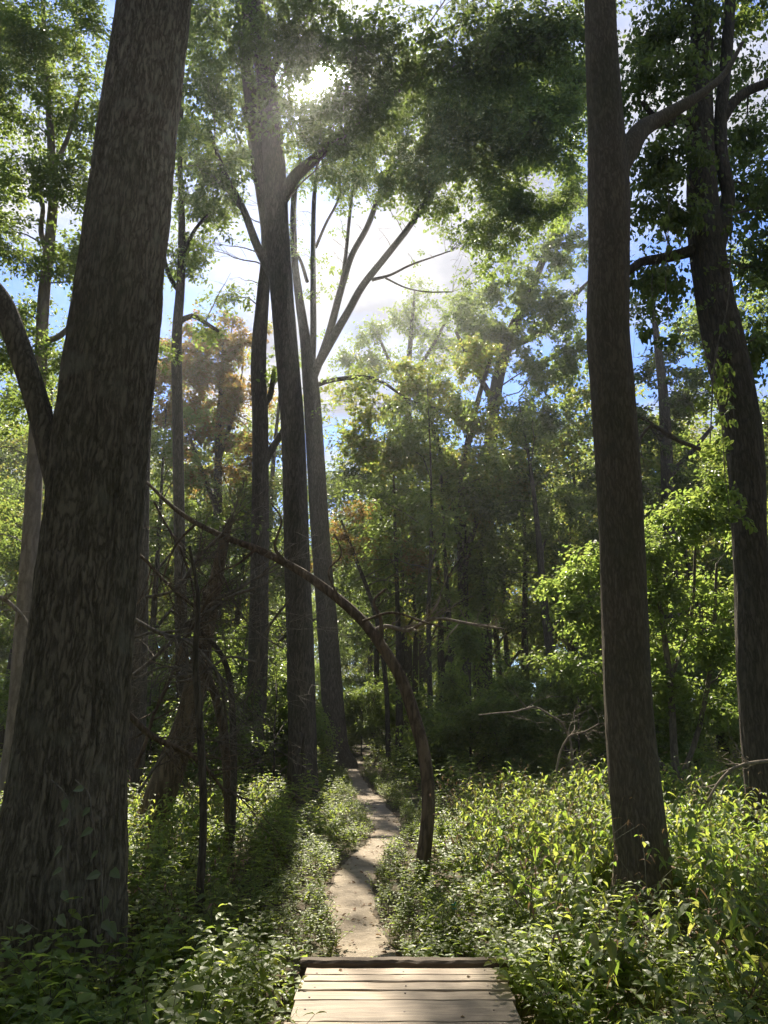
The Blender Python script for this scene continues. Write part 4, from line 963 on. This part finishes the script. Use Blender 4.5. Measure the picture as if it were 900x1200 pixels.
# vine climbing the foot of the huge trunk
def vine():
    Yv = 4.66
    root = thing('climbing_vine', tuple(W(70, 1180, Yv)[0]), 'thin vine with leaves coloured pale for reflected sky climbing the foot of the huge left trunk', 'vine')
    lines = [[(62, 1185), (60, 1120), (70, 1065), (75, 1030), (74, 990), (82, 960), (76, 930), (60, 914)], [(40, 1180), (55, 1110), (62, 1098), (75, 1098)], [(118, 1190), (112, 1130), (120, 1080), (118, 1010), (108, 960), (104, 930), (88, 914)], [(150, 1180), (140, 1120), (128, 1080), (124, 1055), (130, 1020)], [(20, 1190), (28, 1140), (22, 1080), (45, 1090)]]
    rr = np.random.default_rng(4)
    base, d, n, L = [], [], [], []
    for i, ln in enumerate(lines):
        P = smooth_line(np.array([W(x, y, Yv + .04 * sin(y * .05) + 0.0009 * abs(x - 70))[0] for x, y in ln]), .03)
        v, f = rough_tube(P, np.full(len(P), .004), 5, .1, i)
        mesh_obj('stem', v, f, TWIG, root, root.location, smooth=True)
        for k in range(3, len(P), 4):
            if rr.random() < .3: continue
            a = rr.uniform(0, 6.3)
            base.append(P[k] + (0, -.01, 0)); d.append((cos(a), -.5, sin(a) * .6 - .5)); n.append((rr.normal(0, .3), -1, .5 + rr.normal(0, .3))); L.append(rr.uniform(.05, .105))
    base, d, n, L = np.array(base), nz(np.array(d)), nz(np.array(n)), np.array(L)
    v = leaf8(base, d, n, L, L * .62, .2)
    ft, fq = leaf_faces(len(v))
    mesh_obj('leaves', v.reshape(-1, 3), [ft, fq], L_SKYPALE, root, root.location)
vine()
# leafy creepers hanging on the leaning right-hand trunk
def hanging_vine(label, rows, Y, leaf_m, seed, n=26, leaf=.09, r0=.006):
    rr = np.random.default_rng(seed)
    P = smooth_line(np.array([W(x, y, Y)[0] for x, y in rows]), .05)
    root = thing('hanging_vine', tuple(P[-1]), label, 'vine')
    v, f = rough_tube(P, np.full(len(P), r0), 5, .1, seed)
    mesh_obj('stem', v, f, TWIG, root, root.location, smooth=True)
    i = rr.integers(0, len(P), n)
    b = P[i] + rr.normal(0, .09, (n, 3)); D = nz(rr.normal(0, 1, (n, 3)) * (1, 1, .3) - (0, 0, .7)); U = nz(UPV * .5 + rr.normal(0, .6, (n, 3)) - (0, .5, 0))
    v, f = sprays_mesh(b, D, U, rr.uniform(.2, .34, n), leaf, rr, SPRAYS_HANG)
    mesh_obj('leaves', v, [f], leaf_m, root, root.location)
hanging_vine('yellow green vine draped down the left side of the leaning right-hand trunk', [(842, 400), (838, 450), (846, 500), (850, 560), (858, 620)], 8.9, L_BRIGHT, 1, 24, .085)
hanging_vine('leafy vine trailing from the fork of the grey trunk', [(795, 130), (782, 180), (784, 250), (780, 320), (784, 380)], 8.6, L_GREEN, 2, 26, .085)
hanging_vine('long vine strand hanging beside the stub of the twin-stemmed trunk', [(858, 235), (856, 300), (852, 360), (838, 420), (832, 520)], 8.8, L_GREEN, 3, 12, .08, .008)
hanging_vine('dark vine tuft hanging under the crossing limb between the two right-hand trunks', [(770, 300), (764, 330), (766, 370), (762, 400)], 8.9, L_DARK, 4, 12, .08)

# ------------------------------------------------------------------ dead branches, log, litter
def dead_branch(label, rows, Y, dY, seed, mat=TWIG, nt=7, tl=.7, group=None, name='dead_branch'):
    """a fallen or hanging bare branch with side twigs"""
    rr = np.random.default_rng(seed)
    L = smooth_line(trace(rows, Y, dY), .06)
    L[:, 3] = np.maximum(L[:, 3], .003)
    kn = rr.normal(0, .035, (max(len(L) // 4, 3), 3)); kx = np.linspace(0, len(kn) - 1, len(L))
    L[:, :3] += np.stack([np.interp(kx, np.arange(len(kn)), kn[:, c]) for c in range(3)], 1) * np.linspace(.3, 1, len(L))[:, None]
    root = thing(name, tuple(L[0, :3]), label, 'branch', group)
    v, f = rough_tube(L[:, :3], L[:, 3], 8, .08, seed)
    mesh_obj('branch', v, f, mat, root, root.location, smooth=True)
    i = rr.integers(len(L) // 5, len(L), nt * 3)
    T = nz(np.gradient(L[:, :3], axis=0))[i]
    D = nz(T + rr.normal(0, .65, T.shape))
    K = 6; t = np.linspace(0, 1, K)[None, :, None]
    l = rr.uniform(.25, 1, len(i))[:, None, None] * tl
    P = L[i, None, :3] + D[:, None] * l * t + rr.normal(0, .25, (len(i), 1, 3)) * l * t ** 2 + rr.normal(0, .015, (len(i), K, 3)) * t
    R = np.clip(L[i, 3] * .5, .002, .010)[:, None] * (1 - .75 * t[..., 0])
    for k in range(len(i)):                                             # each twig with its own side shoots
        m = 5
        D2 = nz(D[k] + rr.normal(0, .7, (m, 3))); l2 = rr.uniform(.12, .5, m)[:, None, None] * tl
        P2 = P[k, rr.integers(1, K, m)][:, None] + D2[:, None] * l2 * t + rr.normal(0, .012, (m, K, 3)) * t
        v, f = tubes(P[k:k + 1], R[k:k + 1], 5); v2, f2 = tubes(P2, np.full((m, K), .0026) * (1 - .6 * t[..., 0]), 3)
        mesh_obj('twig', np.concatenate([v, v2]), [np.concatenate([f, f2 + len(v)])], mat, root, root.location)
TG = 'dead branches tangled left of the path'
tl_ = 'dark dead branch in the bare tangle right of the huge left trunk'
for i, (rows, Y, dY) in enumerate([
    ([(150, 835, 11), (178, 860, 11), (205, 878, 9), (232, 892, 7), (262, 915, 5), (290, 940, 3)], 7.6, .6),
    ([(145, 800, 7), (190, 760, 6), (240, 715, 6), (285, 685, 5), (330, 660, 3)], 8.6, .8),
    ([(150, 720, 8), (190, 745, 7), (230, 762, 6), (258, 800, 5), (262, 850, 4)], 8.0, .3),
    ([(160, 900, 7), (178, 850, 6), (200, 790, 6), (230, 730, 5), (262, 680, 3)], 8.3, .4),
    ([(300, 690, 6), (262, 700, 5), (220, 735, 5), (170, 745, 4), (150, 742, 3)], 9.0, -.5),
    ([(170, 700, 6), (205, 690, 5), (232, 655, 5), (262, 625, 4), (282, 590, 3)], 8.8, .2),
    ([(150, 640, 6), (185, 672, 5), (215, 700, 5), (240, 740, 4), (250, 790, 3)], 8.7, .2),
    ([(300, 775, 5), (270, 772, 4), (235, 790, 4), (200, 782, 3), (155, 792, 3)], 8.4, -.4),
    ([(340, 700, 4), (320, 730, 4), (300, 770, 3), (290, 820, 3)], 9.3, .2),
    ([(180, 590, 4), (205, 630, 4), (225, 680, 3.5), (232, 735, 3), (225, 790, 2)], 9.4, .0),
    ([(330, 760, 3), (300, 740, 3), (270, 690, 3), (255, 640, 2)], 9.0, .2),
    ([(160, 930, 5), (185, 895, 5), (215, 870, 4), (245, 868, 3), (280, 880, 2)], 8.0, .3)]):
    dead_branch(tl_, [(a, b, c * .68) for a, b, c in rows], Y, dY, 600 + i, TWIG if i % 3 else BARK_BROWN, 10, .95, TG)
dead_branch('bare bleached branch reaching out right of the top of the bent tree', [(432, 742, 6), (452, 733, 5), (480, 738, 4), (512, 727, 3.5), (545, 735, 3), (580, 745, 2)], 8.9, -.4, 640, TWIG_PALE, 7, .5)
dead_branch('pale dry branch lying over the dim undergrowth before the shaded trunks', [(560, 838, 1.2), (590, 834, 1.6), (618, 829, 2), (640, 832, 2.2), (664, 850, 2.4), (672, 895, 3)], 12, .2, 641, TWIG_PALE, 4, .6)
dead_branch('thin pale dry branch at the foot of the leaning right-hand trunk', [(905, 890, 4), (875, 897, 4), (850, 915, 3), (830, 940, 3)], 8.2, .1, 642, TWIG_PALE, 4, .4)
dead_branch('grey dry branch poking up left of the grey trunk foot', [(652, 905, 3), (657, 880, 2.5), (668, 862, 2.2), (684, 858, 1.8), (702, 848, 1.4)], 9.5, 0, 643, TWIG_PALE, 4, .4)
dead_branch('dry twiggy branch jutting in at the far left edge', [(-20, 690, 5), (10, 700, 5), (30, 720, 4), (38, 745, 3)], 8, 0, 644, TWIG_PALE, 6, .4)
dead_branch('dark arching twig left of the right-hand trunks, bare of leaves', [(742, 545, 3), (760, 500, 4), (790, 512, 5), (820, 528, 5)][::-1], 11, 0, 645, TWIG, 4, .5)
def log():
    q, s = W(300, 1142, 5.15)
    P = smooth_line(np.array([[-1.02, 5.32, .10], [-.9, 5.28, .125], [-.72, 5.2, .13], [-.50, 5.14, .12]]), .03)
    v, f = rough_tube(P, np.interp(np.arange(len(P)), [0, len(P)], [.03, .036]), 16, .12, 3, fine=.05)
    f.append(np.arange(16)[::-1][None, :])
    root = thing('fallen_log', (-.75, 5.2, .06), 'short brown fallen log lying against the left side of the boardwalk end', 'log')
    mesh_obj('log_body', v, f, BARK_BROWN, root, root.location, smooth=True)
log()
def scrap():
    p, s = W(532, 1062, 6.55)
    rr = np.random.default_rng(2)
    g = np.linspace(-1, 1, 7); X, Y = np.meshgrid(g, g)
    Z = .012 * np.sin(X * 3 + 1) * np.cos(Y * 2.5) + rr.normal(0, .003, X.shape)
    top = np.stack([p[0] + X * .022, p[1] + Y * .016 + Z, p[2] + Y * .024 + Z + .01 * np.sin(X * 4)], -1).reshape(-1, 3)
    bot = top + (0, .002, 0)
    i, j = np.meshgrid(np.arange(6), np.arange(6), indexing='ij'); a = (i * 7 + j).ravel()
    q = np.stack([a, a + 1, a + 8, a + 7], -1)
    ring = np.concatenate([np.arange(6), np.arange(6, 48, 7), np.arange(48, 42, -1), np.arange(42, 0, -7)])
    side = np.stack([ring, np.roll(ring, -1), np.roll(ring, -1) + 49, ring + 49], -1)
    o = mesh_obj('plastic_scrap', np.concatenate([top, bot]), [np.concatenate([q, q[:, ::-1] + 49, side])], TEAL, None, tuple(p), smooth=True)
    tag(o, 'small crumpled turquoise plastic scrap caught in the low herbs', 'litter')
scrap()

# ------------------------------------------------------------------ haze in the air of the wood
if HAZE > 0:
    b = 195.0
    v = np.array([(x, y, z) for z in (-2.0, 34.0) for x, y in ((-b, -65), (b, -65), (b, 255), (-b, 255))], float)
    f = np.array([(3, 2, 1, 0), (4, 5, 6, 7), (0, 1, 5, 4), (1, 2, 6, 5), (2, 3, 7, 6), (3, 0, 4, 7)])
    m, t = new_mat('hazy_air')
    pv = N(t, 'ShaderNodeVolumePrincipled')
    pv.inputs['Color'].default_value = (0.93, 0.95, 0.97, 1)
    pv.inputs['Density'].default_value = HAZE
    pv.inputs['Anisotropy'].default_value = 0.76
    t.links.new(pv.outputs[0], N(t, 'ShaderNodeOutputMaterial').inputs['Volume'])
    tag(mesh_obj('haze', v, [f], m), 'thin bright haze hanging in the air of the wood', 'haze', kind='stuff')
